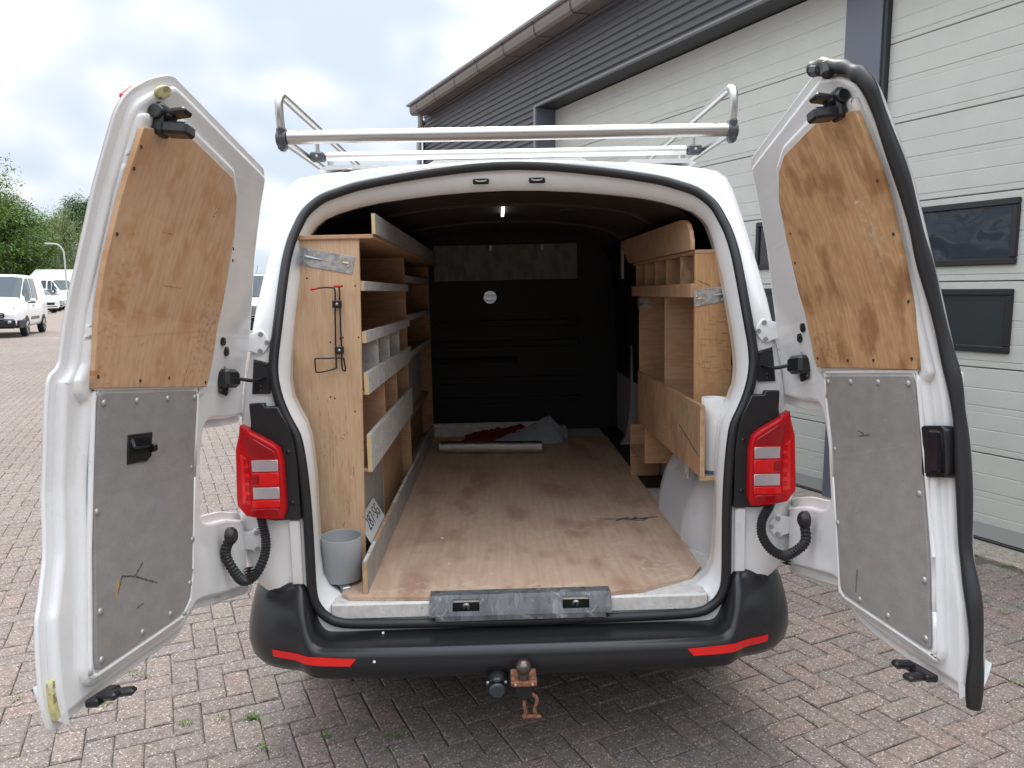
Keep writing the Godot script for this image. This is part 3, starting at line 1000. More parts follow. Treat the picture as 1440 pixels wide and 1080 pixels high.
func build_garage() -> void:
	var b := thing("garage_building", "long dark corrugated garage with two pale sectional doors, beside the van", "building", BLD)
	# core of the building, behind the doors
	var s := st0()
	span(s, Vector3(-10.16, 0.0, -14), Vector3(5.0, 4.5, -3.75), 0.0)
	put("wall", s, M.clad_dark, b)
	# cladding above the doors and beyond them, two lengths with a visible seam
	for part in [[-6.2, 5.0, 3.885], [-10.18, -6.207, 0.1]]:
		var prof := PackedVector2Array()
		var y: float = part[2]
		var top := 4.575
		var n := int(round((top - y) / 0.0762))
		y = top - n * 0.0762
		for i in n:
			var q := y + i * 0.0762
			prof.append_array(PackedVector2Array([Vector2(-3.42, q), Vector2(-3.42, q + 0.028), Vector2(-3.40, q + 0.041), Vector2(-3.40, q + 0.063)]))
		prof.append(Vector2(-3.42, top))
		s = st0()
		extrude_x(s, prof, part[0], part[1])
		put("cladding", s, M.clad, b)
	s = st0()
	for x in [-5.35, -4.1, -2.9, -1.7, -7.6, -8.9]:
		for r in 4:
			dome(s, Vector3(x, 4.575 - 0.0762 * (1 + 2 * r) + 0.052, -3.40), Vector3(0, 0, 1), 0.008, 0.008, 6)
	put("screws", s, M.clad_dark, b)
	# lintel: pale drip edge and dark soffit, jamb, corner trim
	s = st0()
	span(s, Vector3(-6.21, 3.862, -3.43), Vector3(5.0, 3.884, -3.385), 0.003)
	put("lintel_flashing", s, M.trim, b)
	s = st0()
	span(s, Vector3(-6.19, 3.866, -3.75), Vector3(5.0, 3.9, -3.43), 0.002)
	put("soffit", s, M.clad_dark, b)
	s = st0()
	span(s, Vector3(-6.235, 0, -3.75), Vector3(-6.19, 3.862, -3.415), 0.002)
	put("jamb", s, M.column, b)
	s = st0()
	span(s, Vector3(-6.24, 0, -3.414), Vector3(-6.192, 3.861, -3.394), 0.002)
	put("jamb_trim", s, M.trim, b)
	s = st0()
	span(s, Vector3(-10.205, 0, -3.75), Vector3(-10.17, 4.5, -3.392), 0.002)
	put("corner_trim", s, M.clad_dark, b)
	# column between the doors
	s = st0()
	span(s, Vector3(-1.85, 0, -3.72), Vector3(-1.545, 3.86, -3.622), 0.003)
	put("column", s, M.column, b)
	s = st0()
	span(s, Vector3(-1.542, 0, -3.715), Vector3(-1.515, 3.86, -3.636), 0.002)
	put("column_seal", s, M.clad_dark, b)
	# the two sectional doors
	for d in [[-6.188, -1.853, "far sectional door"], [-1.512, 5.0, "near sectional door"]]:
		var door := pivot("sectional_door", b)
		var me := section_mesh(d[0], d[1])
		for k in 7:
			put_mesh("section", me, M.panel, door, Transform3D(Basis.IDENTITY, Vector3(0, 0.0205 + k * 0.5485, -3.68)))
		s = st0()
		span(s, Vector3(d[0], 0.024, -3.67), Vector3(d[1], 0.122, -3.6755), 0.001)
		put("bottom_rail", s, M.panel_bottom, door)
		s = st0()
		span(s, Vector3(d[0], 0.0, -3.70), Vector3(d[1], 0.0185, -3.664), 0.004)
		put("bottom_seal", s, M.rubber, door)
		if d[0] < -2:
			door_window(door, -2.705, -1.92, 1.79, 2.19, M.pane)
			door_window(door, -2.66, -1.92, 1.24, 1.63, M.pane)
		else:
			door_window(door, -1.335, -0.555, 1.765, 2.168, M.pane_wavy)
			door_window(door, -1.335, -0.555, 1.217, 1.617, M.pane)
	# gutter with its joints and the downpipe at the far end
	s = st0()
	var gp := v2([-3.40, 4.56, -3.36, 4.535, -3.15, 4.515, -3.115, 4.54, -3.10, 4.60, -3.105, 4.66, -3.08, 4.665, -3.08, 4.655, -3.095, 4.65])
	extrude_x(s, gp, -10.02, 5.0)
	var eg := v2([-3.40, 4.56, -3.36, 4.535, -3.15, 4.515, -3.115, 4.54, -3.10, 4.60, -3.105, 4.66, -3.40, 4.68])
	prism(s, eg, Transform3D(Basis(Vector3(0, 0, 1), Vector3(0, 1, 0), Vector3(1, 0, 0)), Vector3(-10.03, 0, 0)), 0.012)
	put("gutter", s, M.gutter, b)
	s = st0()
	span(s, Vector3(-10.1, 4.665, -4.4), Vector3(5.0, 4.70, -3.07), 0.004)
	put("roof_edge", s, M.trim, b)
	var x := -9.7
	while x < 4.5:
		s = st0()
		var jp := PackedVector2Array()
		for q in gp:
			jp.append(q + Vector2(0.004 if q.x > -3.3 else 0.0, -0.004))
		extrude_x(s, jp, x, x + 0.02)
		put("gutter_joint", s, M.clad_dark, b)
		x += 0.80
	s = st0()
	tube(s, smooth_path([Vector3(-9.92, 4.53, -3.25), Vector3(-9.92, 4.44, -3.25), Vector3(-9.98, 4.36, -3.27), Vector3(-10.12, 4.30, -3.31), Vector3(-10.22, 4.2, -3.33), Vector3(-10.23, 3.9, -3.33), Vector3(-10.23, 2.0, -3.33), Vector3(-10.23, 0.02, -3.33)], 4), 0.045, 12)
	put("downpipe", s, M.downpipe, b)

# =====================================================================================
# the van
# =====================================================================================
# half outlines of the rear opening, from the roof's middle down to the sill's middle: seal, inner edge, body corner
var SEAL := v2([0, 2.05, .12, 2.045, .235, 2.033, .345, 2.018, .445, 2.001, .535, 1.983, .60, 1.962, .655, 1.94, .695, 1.908, .718, 1.878, .737, 1.833, .752, 1.79, .765, 1.725, .774, 1.64, .781, 1.557, .788, 1.47, .795, 1.40, .793, 1.335, .778, 1.27, .752, 1.205, .724, 1.15, .711, 1.09, .703, 1.0, .698, .88, .697, .74, .696, .63, .685, .575, .652, .533, .597, .509, .46, .502, .23, .499, 0, .497])
var INNER := v2([0, 1.968, .12, 1.965, .25, 1.957, .36, 1.945, .468, 1.931, .55, 1.913, .615, 1.893, .66, 1.873, .692, 1.845, .708, 1.82, .72, 1.775, .73, 1.72, .74, 1.65, .75, 1.56, .758, 1.46, .764, 1.39, .765, 1.32, .757, 1.265, .738, 1.22, .715, 1.178, .70, 1.13, .692, 1.07, .688, .98, .688, .86, .686, .72, .68, .645, .66, .605, .62, .573, .55, .56, .42, .556, .22, .556, 0, .556])
var OUTER := v2([0, 2.076, .125, 2.074, .25, 2.069, .36, 2.064, .465, 2.058, .56, 2.05, .64, 2.042, .70, 2.034, .748, 2.026, .783, 2.002, .80, 1.955, .812, 1.89, .828, 1.80, .85, 1.68, .872, 1.56, .884, 1.46, .895, 1.37, .905, 1.29, .912, 1.22, .92, 1.15, .925, 1.09, .93, 1.03, .935, .95, .937, .86, .936, .75, .905, .665, .84, .60, .82, .54, .78, .46, .6, .42, .3, .41, 0, .41])

# the full closed ring: right half downwards, then left half upwards
func full_ring(half: PackedVector2Array, off: float, grow := 0.0, flat := NAN) -> PackedVector3Array:
	var out := PackedVector3Array()
	var n := half.size()
	for i in n:
		out.append(on_face(half[i], off, flat))
	for i in range(n - 2, 0, -1):
		out.append(on_face(Vector2(-half[i].x, half[i].y), off, flat))
	if grow != 0.0:
		var c := Vector3(0, 1.25, 0)
		for i in out.size():
			var d := Vector3(out[i].x - c.x, out[i].y - c.y, 0).normalized()
			out[i] += d * grow
	return out

func mixed(a: PackedVector2Array, b: PackedVector2Array, k: float) -> PackedVector2Array:
	var o := PackedVector2Array()
	for i in a.size():
		o.append(a[i].lerp(b[i], k))
	return o

func build_van() -> void:
	var van := thing("panel_van", "white panel van with both rear doors wide open, showing its empty load bay", "van", VAN)
	# --- body shell: rear frame, flange, roof and sides, nose ---
	var s := st0()
	var r_seal_out := full_ring(mixed(SEAL, OUTER, 0.12), 0.0)
	var rings := [full_ring(INNER, -0.16, 0.012), full_ring(INNER, -0.10, 0.004), full_ring(INNER, -0.08), full_ring(mixed(INNER, SEAL, 0.25), -0.055), full_ring(mixed(INNER, SEAL, 0.62), -0.02), full_ring(SEAL, -0.008), r_seal_out]
	loft(s, rings, true, 3)
	loft(s, [r_seal_out, full_ring(mixed(SEAL, OUTER, 0.55), 0.006), full_ring(mixed(SEAL, OUTER, 0.85), -0.004), full_ring(mixed(SEAL, OUTER, 0.97), -0.022), full_ring(OUTER, -0.045)], true, 4)
	var flanks := [full_ring(OUTER, -0.045)]
	for z in [-0.5, -1.2, -2.2, -3.2, -3.7]:
		var o := PackedVector2Array()
		for p in OUTER:
			o.append(Vector2(p.x * 1.012, p.y + (0.012 if p.y > 1.9 else 0.0)))
		flanks.append(full_ring(o, 0.0, 0.0, z))
	loft(s, flanks, true, 5)
	# nose: the roof comes down over the windscreen to the bonnet
	var nose := [flanks[-1]]
	for f in [[-4.35, 1.27, 0.99], [-4.95, 1.05, 0.95], [-5.12, 0.86, 0.90]]:
		var o := PackedVector2Array()
		for p in OUTER:
			o.append(Vector2(p.x * f[2], minf(p.y, f[1] + (p.y - f[1]) * 0.03)))
		nose.append(full_ring(o, 0.0, 0.0, f[0]))
	var nn: int = nose[0].size()
	s.set_smooth_group(5)
	for i in nose.size() - 1:
		for j in nn:
			var k := (j + 1) % nn
			if i == 0 and (j < 13 or j >= nn - 13):
				continue   # the windscreen
			quad(s, nose[i][j], nose[i][k], nose[i + 1][k], nose[i + 1][j])
	fan(s, nose[-1], -1)
	put("body_shell", s, M.white, van)
	s = st0()
	for j in nn:
		var k := (j + 1) % nn
		if j < 13 or j >= nn - 13:
			quad(s, nose[0][j], nose[0][k], nose[1][k], nose[1][j])
	var pane_mat := mat(Color(0.9, 0.95, 0.95), 0.02)
	pane_mat.transparency = BaseMaterial3D.TRANSPARENCY_ALPHA
	pane_mat.albedo_color.a = 0.12
	put("windscreen", s, pane_mat, van)
	# raised ribs along the roof's rear edge
	s = st0()
	for x in [[-0.69, -0.42], [0.42, 0.69], [-0.30, 0.30]]:
		var rp := PackedVector2Array([Vector2(x[0], 0), Vector2(x[1], 0), Vector2(x[1] - 0.03, 0.016), Vector2(x[0] + 0.03, 0.016)])
		prism(s, rp, Transform3D(Basis(Vector3.RIGHT, 0.0), Vector3(0, 2.058 if absf(x[0]) > 0.4 else 2.068, -2.6)), 2.24)
	put("roof_rib", s, M.white, van)
	s = st0()
	dome(s, Vector3(-0.575, 2.03, -0.312), Vector3(0, 0.35, 0.94).normalized(), 0.028, 0.012, 16)
	put("roof_plug", s, M.black_plastic, van)
	# --- seal round the opening ---
	s = st0()
	var seal_pts := []
	for p in full_ring(SEAL, 0.008):
		seal_pts.append(p)
	var sp := smooth_path(seal_pts, 3, true)
	tube(s, sp, 0.0165, 10, true)
	put("door_seal", s, M.rubber, van)
	build_interior(van)
	build_sill(van)
	build_bumper(van)
	build_tail_lights(van)
	build_door(van, -1.0, 95.0)
	build_door(van, 1.0, 94.0)
	build_hinges(van)
	build_tow(van)
	# wheels
	for side in [-1.0, 1.0]:
		for z in [-0.78, -4.1]:
			var wheel := pivot("wheel", van, Transform3D(Basis.IDENTITY, Vector3(side * 0.80, 0.325, z)))
			s = st0()
			cyl(s, Vector3(-0.105, 0, 0), Vector3(0.105, 0, 0), 0.325, 36, 0.03)
			put("tyre", s, M.tyre, wheel)
			s = st0()
			cyl(s, Vector3(-0.108, 0, 0), Vector3(0.108, 0, 0), 0.2, 24, 0.01)
			put("rim", s, M.rim, wheel)
	# under the load floor
	s = st0()
	span(s, Vector3(-0.70, 0.26, -4.9), Vector3(0.70, 0.40, -0.12), 0.01)
	put("underbody", s, M.black_matte, van)

func build_interior(van: Node3D) -> void:
	var s := st0()
	var hp := v2([0, 2.032, .25, 2.025, .48, 2.0, .62, 1.97, .72, 1.91, .775, 1.82, .80, 1.65, .815, 1.45, .825, 1.25, .83, 1.0, .83, .95, .83, .57])
	# roof lining, dark side liners above, painted metal below
	var parts := [[0, 4, "headliner", M.headliner], [4, 9, "side_liner", M.liner], [9, 11, "side_panel", M.arch_white]]
	for p in parts:
		for side in ([1.0] if p[0] == 0 else [-1.0, 1.0]):
			s = st0()
			var ra := []
			for zz in [-0.2, -0.9, -1.7, -2.5, -3.06]:
				var ring := PackedVector3Array()
				var z: float = zz if p[0] > 4 or zz < -0.3 else -0.445
				if p[0] == 4 and zz > -0.3:
					z = -0.24
				var top := -0.055 if zz > -0.5 and p[0] == 0 else 0.0
				if p[0] == 0:
					for i in range(4, 0, -1):
						ring.append(Vector3(-hp[i].x, hp[i].y + top, z))
					for i in 5:
						ring.append(Vector3(hp[i].x, hp[i].y + top, z))
				else:
					for i in range(p[0], p[1] + 1):
						ring.append(Vector3(side * hp[i].x, hp[i].y + (top if hp[i].y > 1.5 else 0.0), z))
				ra.append(ring)
			loft(s, ra, false, 1)
			put(p[2], s, p[3], van)
	# cross bows of the roof lining
	for z in [-1.25, -2.15]:
		s = st0()
		var bow := []
		for i in range(4, 0, -1):
			bow.append(Vector3(-hp[i].x, hp[i].y - 0.004, z))
		for i in 5:
			bow.append(Vector3(hp[i].x, hp[i].y - 0.004, z))
		tube(s, smooth_path(bow, 3), 0.012, 8)
		put("roof_bow", s, M.headliner, van)
	s = st0()
	cyl(s, Vector3(0.325, 2.024, -1.5), Vector3(0.325, 2.012, -1.5), 0.045, 16, 0.004)
	put("roof_cap", s, M.headliner, van)
	# bulkhead with the round peep hole
	s = st0()
	s.set_smooth_group(-1)
	var hc := Vector2(-0.103, 1.567)
	var hole := PackedVector3Array()
	var sq := PackedVector3Array()
	for k in 32:
		var a := TAU * k / 32
		var d := Vector2(cos(a), sin(a))
		hole.append(Vector3(hc.x + d.x * 0.047, hc.y + d.y * 0.047, -3.06))
		var m := 0.12 / maxf(absf(d.x), absf(d.y))
		sq.append(Vector3(hc.x + d.x * m, hc.y + d.y * m, -3.06))
	for th in [0.0, -0.012]:
		for k in 32:
			var o := Vector3(0, 0, th)
			quad(s, hole[k] + o, hole[(k + 1) % 32] + o, sq[(k + 1) % 32] + o, sq[k] + o)
	for k in 32:
		quad(s, hole[k], hole[(k + 1) % 32], hole[(k + 1) % 32] + Vector3(0, 0, -0.012), hole[k] + Vector3(0, 0, -0.012))
	for f in [[-0.86, 0.5, 0.86, hc.y - 0.12], [-0.86, hc.y + 0.12, 0.86, 2.09], [-0.86, hc.y - 0.12, hc.x - 0.12, hc.y + 0.12], [hc.x + 0.12, hc.y - 0.12, 0.86, hc.y + 0.12]]:
		span(s, Vector3(f[0], f[1], -3.072), Vector3(f[2], f[3], -3.06), 0.0)
	# pressed ribs of the bulkhead
	for y in [0.78, 0.93, 1.2, 1.35]:
		span(s, Vector3(-0.5, y, -3.061), Vector3(0.55, y + 0.05, -3.048), 0.006)
	put("bulkhead", s, M.bulkhead, van)
	var bb := board("bulkhead_board", Vector3(-0.507, 1.69, -3.058), Vector3(0.54, 1.945, -3.044), M.board_dark, van)
	bb.rotation.z = 0.0
	for x in [-0.089, 0.284]:
		s = st0()
		span(s, Vector3(x - 0.009, 1.885, -3.043), Vector3(x + 0.009, 1.94, -3.039), 0.001)
		dome(s, Vector3(x, 1.893, -3.039), Vector3(0, 0, 1), 0.011, 0.016, 10)
		put("hook", s, M.galv, van)
	s = st0()
	cyl(s, Vector3(-0.53, 1.108, -3.0), Vector3(0.09, 1.108, -3.0), 0.014, 10)
	span(s, Vector3(-0.50, 1.09, -3.06), Vector3(-0.47, 1.125, -3.0), 0.002)
	span(s, Vector3(0.03, 1.09, -3.06), Vector3(0.06, 1.125, -3.0), 0.002)
	put("lashing_rail", s, M.liner, van)
	# metal load floor with corrugations
	s = st0()
	span(s, Vector3(-0.84, 0.545, -3.06), Vector3(0.84, 0.572, -0.075), 0.0)
	put("load_floor", s, M.sill_white, van)
	s = st0()
	span(s, Vector3(0.69, 0.5735, -3.04), Vector3(0.832, 0.578, -1.32), 0.0)
	put("step_well", s, M.bulkhead, van)
	# painted foot of the pillar behind the right shelf
	s = st0()
	prism(s, v2([0.745, 0.575, 0.83, 0.575, 0.83, 1.24, 0.822, 1.24, 0.812, 0.86, 0.795, 0.70, 0.775, 0.62]), xy_plane(-2.46), 0.05)
	put("pillar_foot", s, M.board_grey, van)
	# rear wheel arches
	for side in [-1.0, 1.0]:
		s = st0()
		var outer_r := []
		for q in [[0.835, 0.0], [0.79, 0.0], [0.755, 0.006], [0.72, 0.024], [0.695, 0.055], [0.68, 0.09], [0.6715, 0.14]]:
			var ring := PackedVector3Array()
			for k in 21:
				var a := PI * k / 20.0
				var cz := -0.69
				var rz: float = 0.345 - q[1]
				var ry: float = 0.42 - q[1]
				var hy := pow(sin(a), 0.72)
				ring.append(Vector3(side * (q[0] + (0.11 * pow(hy, 2.6) if q[0] < 0.75 else 0.04 * pow(hy, 2.6))), 0.57 + ry * hy, cz + rz * signf(cos(a)) * pow(absf(cos(a)), 0.62)))
			outer_r.append(ring)
		loft(s, outer_r, false, 0)
		var face: PackedVector3Array = outer_r[-1]
		fan(s, face, 7)
		put("wheel_arch", s, M.arch_white, van)
		for q in [[0.30, 0.06], [0.21, 0.16], [0.12, 0.25]]:
			s = st0()
			var rib := []
			for k in 6:
				var a := lerpf(0.25, 0.62, k / 5.0) * PI
				var ry: float = (0.36 - q[1]) * sin(a) + q[1] * 0.85
				rib.append(Vector3(side * (0.672 + 0.11 * pow(ry / 0.42, 2.6)), 0.57 + ry, -0.69 + (0.30 - q[1] * 0.6) * cos(a)))
			tube(s, smooth_path(rib, 3), 0.006, 8)
			put("arch_rib", s, M.arch_white, van)
	# LED strip under the roof
	s = st0()
	span(s, Vector3(-0.02, 2.012, -1.72), Vector3(-0.004, 2.02, -1.30), 0.003)
	put("led_strip", s, M.led, van)
	var al := AreaLight3D.new()
	al.name = "led_light"
	al.area_size = Vector2(0.016, 0.42)
	al.light_energy = 0.004
	al.area_range = 6.0
	al.shadow_enabled = true
	al.rotation_degrees = Vector3(-90, 0, 0)
	al.position = Vector3(-0.012, 2.008, -1.51)
	van.add_child(al)
	# catches in the roof frame for the doors
	for x in [-0.101, 0.10]:
		var st := pivot("latch_pocket", van)
		s = st0()
		var at := Transform3D(Basis(Vector3.RIGHT, -0.48), Vector3(x, 1.997, -0.303))
		cbox(s, Vector3(0.058, 0.024, 0.008), 0.004, at)
		put("pocket", s, M.hole, st)
		s = st0()
		tube(s, smooth_path([at * Vector3(-0.02, 0.006, 0.002), at * Vector3(-0.012, -0.004, 0.008), at * Vector3(0.012, -0.004, 0.008), at * Vector3(0.02, 0.006, 0.002)], 4), 0.0028, 6)
		put("striker", s, M.galv, st)

func build_sill(van: Node3D) -> void:
	# grey plastic tread plate with two latch openings
	var s := st0()
	var y := 0.5565
	var ys := [0.5885, 0.590, 0.5805, 0.547, 0.534, 0.517]
	s.set_smooth_group(-1)
	var xs := [-0.305, -0.285, -0.228, -0.138, 0.141, 0.231, 0.285, 0.306]
	var zs := [-0.02, 0.024, 0.036, 0.059, 0.066, 0.068]
	for i in xs.size() - 1:
		for j in zs.size() - 1:
			if (i == 2 or i == 4) and j == 2:
				continue
			if (i == 0 or i == 6) and j == 4:
				continue
			var q := []
			for c in [[i, j], [i + 1, j], [i + 1, j + 1], [i, j + 1]]:
				q.append(Vector3(xs[c[0]], ys[c[1]], zs[c[1]]))
			quad(s, q[0], q[1], q[2], q[3])
	for x in [-0.305, 0.306]:
		quad(s, Vector3(x, 0.58, -0.02), Vector3(x, 0.59, 0.024), Vector3(x, 0.547, 0.059), Vector3(x, 0.54, -0.02))
	put("tread_plate", s, M.sill_plastic, van)
	for x in [-0.183, 0.186]:
		var pk := pivot("sill_latch", van)
		s = st0()
		span(s, Vector3(x - 0.047, 0.53, 0.016), Vector3(x + 0.047, 0.566, 0.036), 0.0)
		put("pocket", s, M.hole, pk)
		s = st0()
		tube(s, smooth_path([Vector3(x - 0.006, 0.545, 0.03), Vector3(x - 0.006, 0.562, 0.044), Vector3(x + 0.006, 0.564, 0.046), Vector3(x + 0.006, 0.545, 0.034)], 4), 0.005, 8)
		put("striker", s, M.galv, pk)
	s = st0()
	span(s, Vector3(-0.64, 0.515, -0.11), Vector3(0.64, 0.5715, 0.030), 0.006)
	put("sill", s, M.sill_white, van)

func build_bumper(van: Node3D) -> void:
	# stations along the half width: x, z of the base curve, outward angle, height of the top, depth factor
	var secs := []
	var stn := [[0.0, 0.0, 0.0, 0.0, 1.0], [0.3, 0.0, 0.0, 0.0, 1.0], [0.52, -0.004, 2.0, 0.0, 1.0], [0.60, -0.008, 4.0, 0.0, 1.0], [0.655, -0.012, 5.0, 0.05, 1.0], [0.682, -0.014, 6.0, 0.35, 1.0], [0.705, -0.017, 7.0, 0.82, 0.99], [0.728, -0.020, 9.0, 1.0, 0.97], [0.775, -0.030, 15.0, 1.0, 0.93], [0.815, -0.046, 27.0, 1.0, 0.86], [0.842, -0.075, 46.0, 1.0, 0.77], [0.857, -0.12, 68.0, 1.0, 0.67], [0.862, -0.18, 84.0, 1.0, 0.60], [0.862, -0.42, 90.0, 1.0, 0.58]]
	var low := v2([0.025, .478, 0.05, .4785, 0.10, .476, 0.140, .4725, 0.154, .4685, 0.164, .457, 0.172, .430, 0.172, .404, 0.163, .378, 0.14, .362, 0.06, .352, 0.0, .352])
	var high := v2([0.0, .654, 0.03, .656, 0.062, .652, 0.084, .628, 0.108, .594, 0.128, .548, 0.145, .495, 0.150, .445, 0.138, .400, 0.112, .372, 0.05, .357, 0.0, .355])
	for st in stn:
		var ring := PackedVector3Array()
		var a := deg_to_rad(st[2])
		var o := Vector3(sin(a), 0, cos(a))
		for k in low.size():
			var p := low[k].lerp(high[k], st[3])
			ring.append(Vector3(st[0], 0, st[1]) + o * p.x * st[4] + Vector3(0, p.y, 0))
		secs.append(ring)
	var all := []
	for i in range(secs.size() - 1, 0, -1):
		var m := PackedVector3Array()
		for p in secs[i]:
			m.append(Vector3(-p.x, p.y, p.z))
		all.append(m)
	all.append_array(secs)
	var s := st0()
	# denser rings so that the corner rounds smoothly
	var dense := []
	for i in all.size() - 1:
		var a: PackedVector3Array = all[maxi(i - 1, 0)]
		var b: PackedVector3Array = all[i]
		var c: PackedVector3Array = all[i + 1]
		var d: PackedVector3Array = all[mini(i + 2, all.size() - 1)]
		for k in 4:
			var m := PackedVector3Array()
			for j in b.size():
				m.append(b[j].cubic_interpolate(c[j], a[j], d[j], k / 4.0))
			dense.append(m)
	dense.append(all[-1])
	loft(s, dense, false, 0)
	var bm := put("bumper", s, M.black_plastic, van)
	# step on top of each corner and the lip above it
	for side in []:
		s = st0()
		cbox(s, Vector3(0.15, 0.014, 0.05), 0.006, Transform3D(Basis(Vector3.UP, side * 0.14), Vector3(side * 0.800, 0.646, 0.035)))
		cbox(s, Vector3(0.03, 0.09, 0.06), 0.012, Transform3D(Basis(Vector3(0, 0, 1), side * 0.30), Vector3(side * 0.905, 0.665, -0.02)))
		put("bumper_corner", s, M.black_plastic, van)
	# rear reflectors set into the bumper
	for side in [-1.0, 1.0]:
		s = st0()
		var tops := []
		for i in 13:
			var k := i / 12.0
			tops.append([lerpf(0.535, 0.818, k), lerpf(0.444, 0.4545, k), lerpf(0.4245, 0.432, k * k)])
		var path := []
		for q in tops:
			var x: float = q[0]
			var z: float = bumper_z(dense, x, 0.44) + 0.006
			path.append([Vector3(side * x, q[1], z), Vector3(side * (x + (0.018 if x < 0.54 else 0.0)), q[2], bumper_z(dense, x, 0.425) + 0.006)])
		s.set_smooth_group(-1)
		for i in path.size() - 1:
			quad(s, path[i][0], path[i + 1][0], path[i + 1][1], path[i][1])
			for e in 2:
				quad(s, path[i][e], path[i + 1][e], path[i + 1][e] - Vector3(0, 0, 0.02), path[i][e] - Vector3(0, 0, 0.02))
		put("reflector", s, M.reflector, van)
	# scuffs down to the paint: small chips
	for q in [Vector3(-0.475, 0.437, 0.172), Vector3(-0.462, 0.480, 0.06)]:
		s = st0()
		dome(s, q, Vector3(0, 0.1, 1).normalized(), 0.005, 0.0025, 7)
		put("paint_chip", s, M.paper, bm)

# z of the bumper's face at a given x and height
func bumper_z(rings: Array, x: float, y: float) -> float:
	for i in rings.size() - 1:
		var a: PackedVector3Array = rings[i]
		var b: PackedVector3Array = rings[i + 1]
		if a[6].x <= x and b[6].x >= x:
			var k := (x - a[6].x) / maxf(b[6].x - a[6].x, 1e-5)
			for j in range(4, a.size() - 1):
				var p := a[j].lerp(b[j], k)
				var q := a[j + 1].lerp(b[j + 1], k)
				if p.y >= y and q.y <= y:
					return lerpf(p.z, q.z, (p.y - y) / maxf(p.y - q.y, 1e-5))
	return 0.15

func build_tail_lights(van: Node3D) -> void:
	for side in [-1.0, 1.0]:
		# black trim behind and beside the lamp
		var s := st0()
		var trim := v2([0.862, 1.262, 0.815, 1.262, 0.812, 1.25, 0.772, 1.25, 0.742, 1.19, 0.726, 1.13, 0.719, 1.06, 0.716, 0.875, 0.80, 0.872, 0.86, 0.885, 0.87, 1.12, 0.86, 1.2])
		if side < 0:
			trim = mirrored(trim)
		pad(s, trim, -0.01, 0.016, 0.003, 0.03)
		put("lamp_trim", s, M.black_plastic, van)
		for q in [Vector2(0.745, 1.10), Vector2(0.742, 0.93)]:
			s = st0()
			dome(s, Vector3(side * q.x, q.y, 0.046), Vector3(0, 0, 1), 0.008, 0.003, 10)
			put("trim_screw", s, M.black_gloss, van)
		var lamp := pivot("tail_light", van)
		var o := v2([0.888, 1.196, 0.85, 1.172, 0.79, 1.137, 0.768, 1.118, 0.758, 1.07, 0.757, 0.91, 0.766, 0.885, 0.83, 0.886, 0.885, 0.897, 0.912, 0.932, 0.913, 0.96, 0.906, 1.12, 0.893, 1.165])
		if side < 0:
			o = mirrored(o)
		s = st0()
		pad(s, o, 0.0, 0.045, 0.009, 0.03)
		put("lamp_body", s, M.lens, lamp)
		# facets behind the lens, each its own colour
		var face := [["lens_panel", 0.772, 1.088, 0.862, 1.122, M.lens_dark], ["clear_lens", 0.772, 1.045, 0.856, 1.083, M.lens_clear], ["brake_lens", 0.772, 0.997, 0.856, 1.041, M.lens_bright], ["clear_lens", 0.772, 0.954, 0.857, 0.993, M.lens_clear], ["brake_lens", 0.772, 0.926, 0.862, 0.950, M.lens_bright], ["lens_panel", 0.778, 0.899, 0.866, 0.922, M.lens_dark], ["side_lens", 0.866, 0.93, 0.898, 1.10, M.lens_bright]]
		for f in face:
			s = st0()
			var r := rect(f[1], f[2], f[3], f[4])
			if f[0] == "side_lens":
				r = v2([0.864, 0.935, 0.893, 0.94, 0.890, 1.105, 0.868, 1.085])
			if f[0] == "lens_panel" and f[2] > 1.0:
				r = v2([0.776, 1.090, 0.862, 1.092, 0.878, 1.165, 0.84, 1.150, 0.782, 1.112])
			if side < 0:
				r = mirrored(r)
			pad(s, r, 0.040, 0.0475, 0.0025, 0.03)
			put(f[0], s, f[5], lamp)
		# ribs inside the brake lens
		for k in 5:
			s = st0()
			span(s, Vector3(side * 0.872 - 0.008, 0.952 + k * 0.03, 0.0765), Vector3(side * 0.872 + 0.008, 0.970 + k * 0.03, 0.0785), 0.0006)
			put("lens_rib", s, M.lens, lamp)
		s = st0()
		span(s, Vector3(side * 0.845 - 0.011, 1.003, 0.0765), Vector3(side * 0.845 + 0.011, 1.035, 0.0785), 0.0006)
		put("lens_rib", s, M.lens_dark, lamp)
		# painted corner below the lamp: a raised strip beside the seal
		s = st0()
		span(s, Vector3(side * 0.742 - 0.018, 0.648, 0.012), Vector3(side * 0.742 + 0.018, 0.868, 0.04), 0.004)
		put("corner_strip", s, M.white, van)

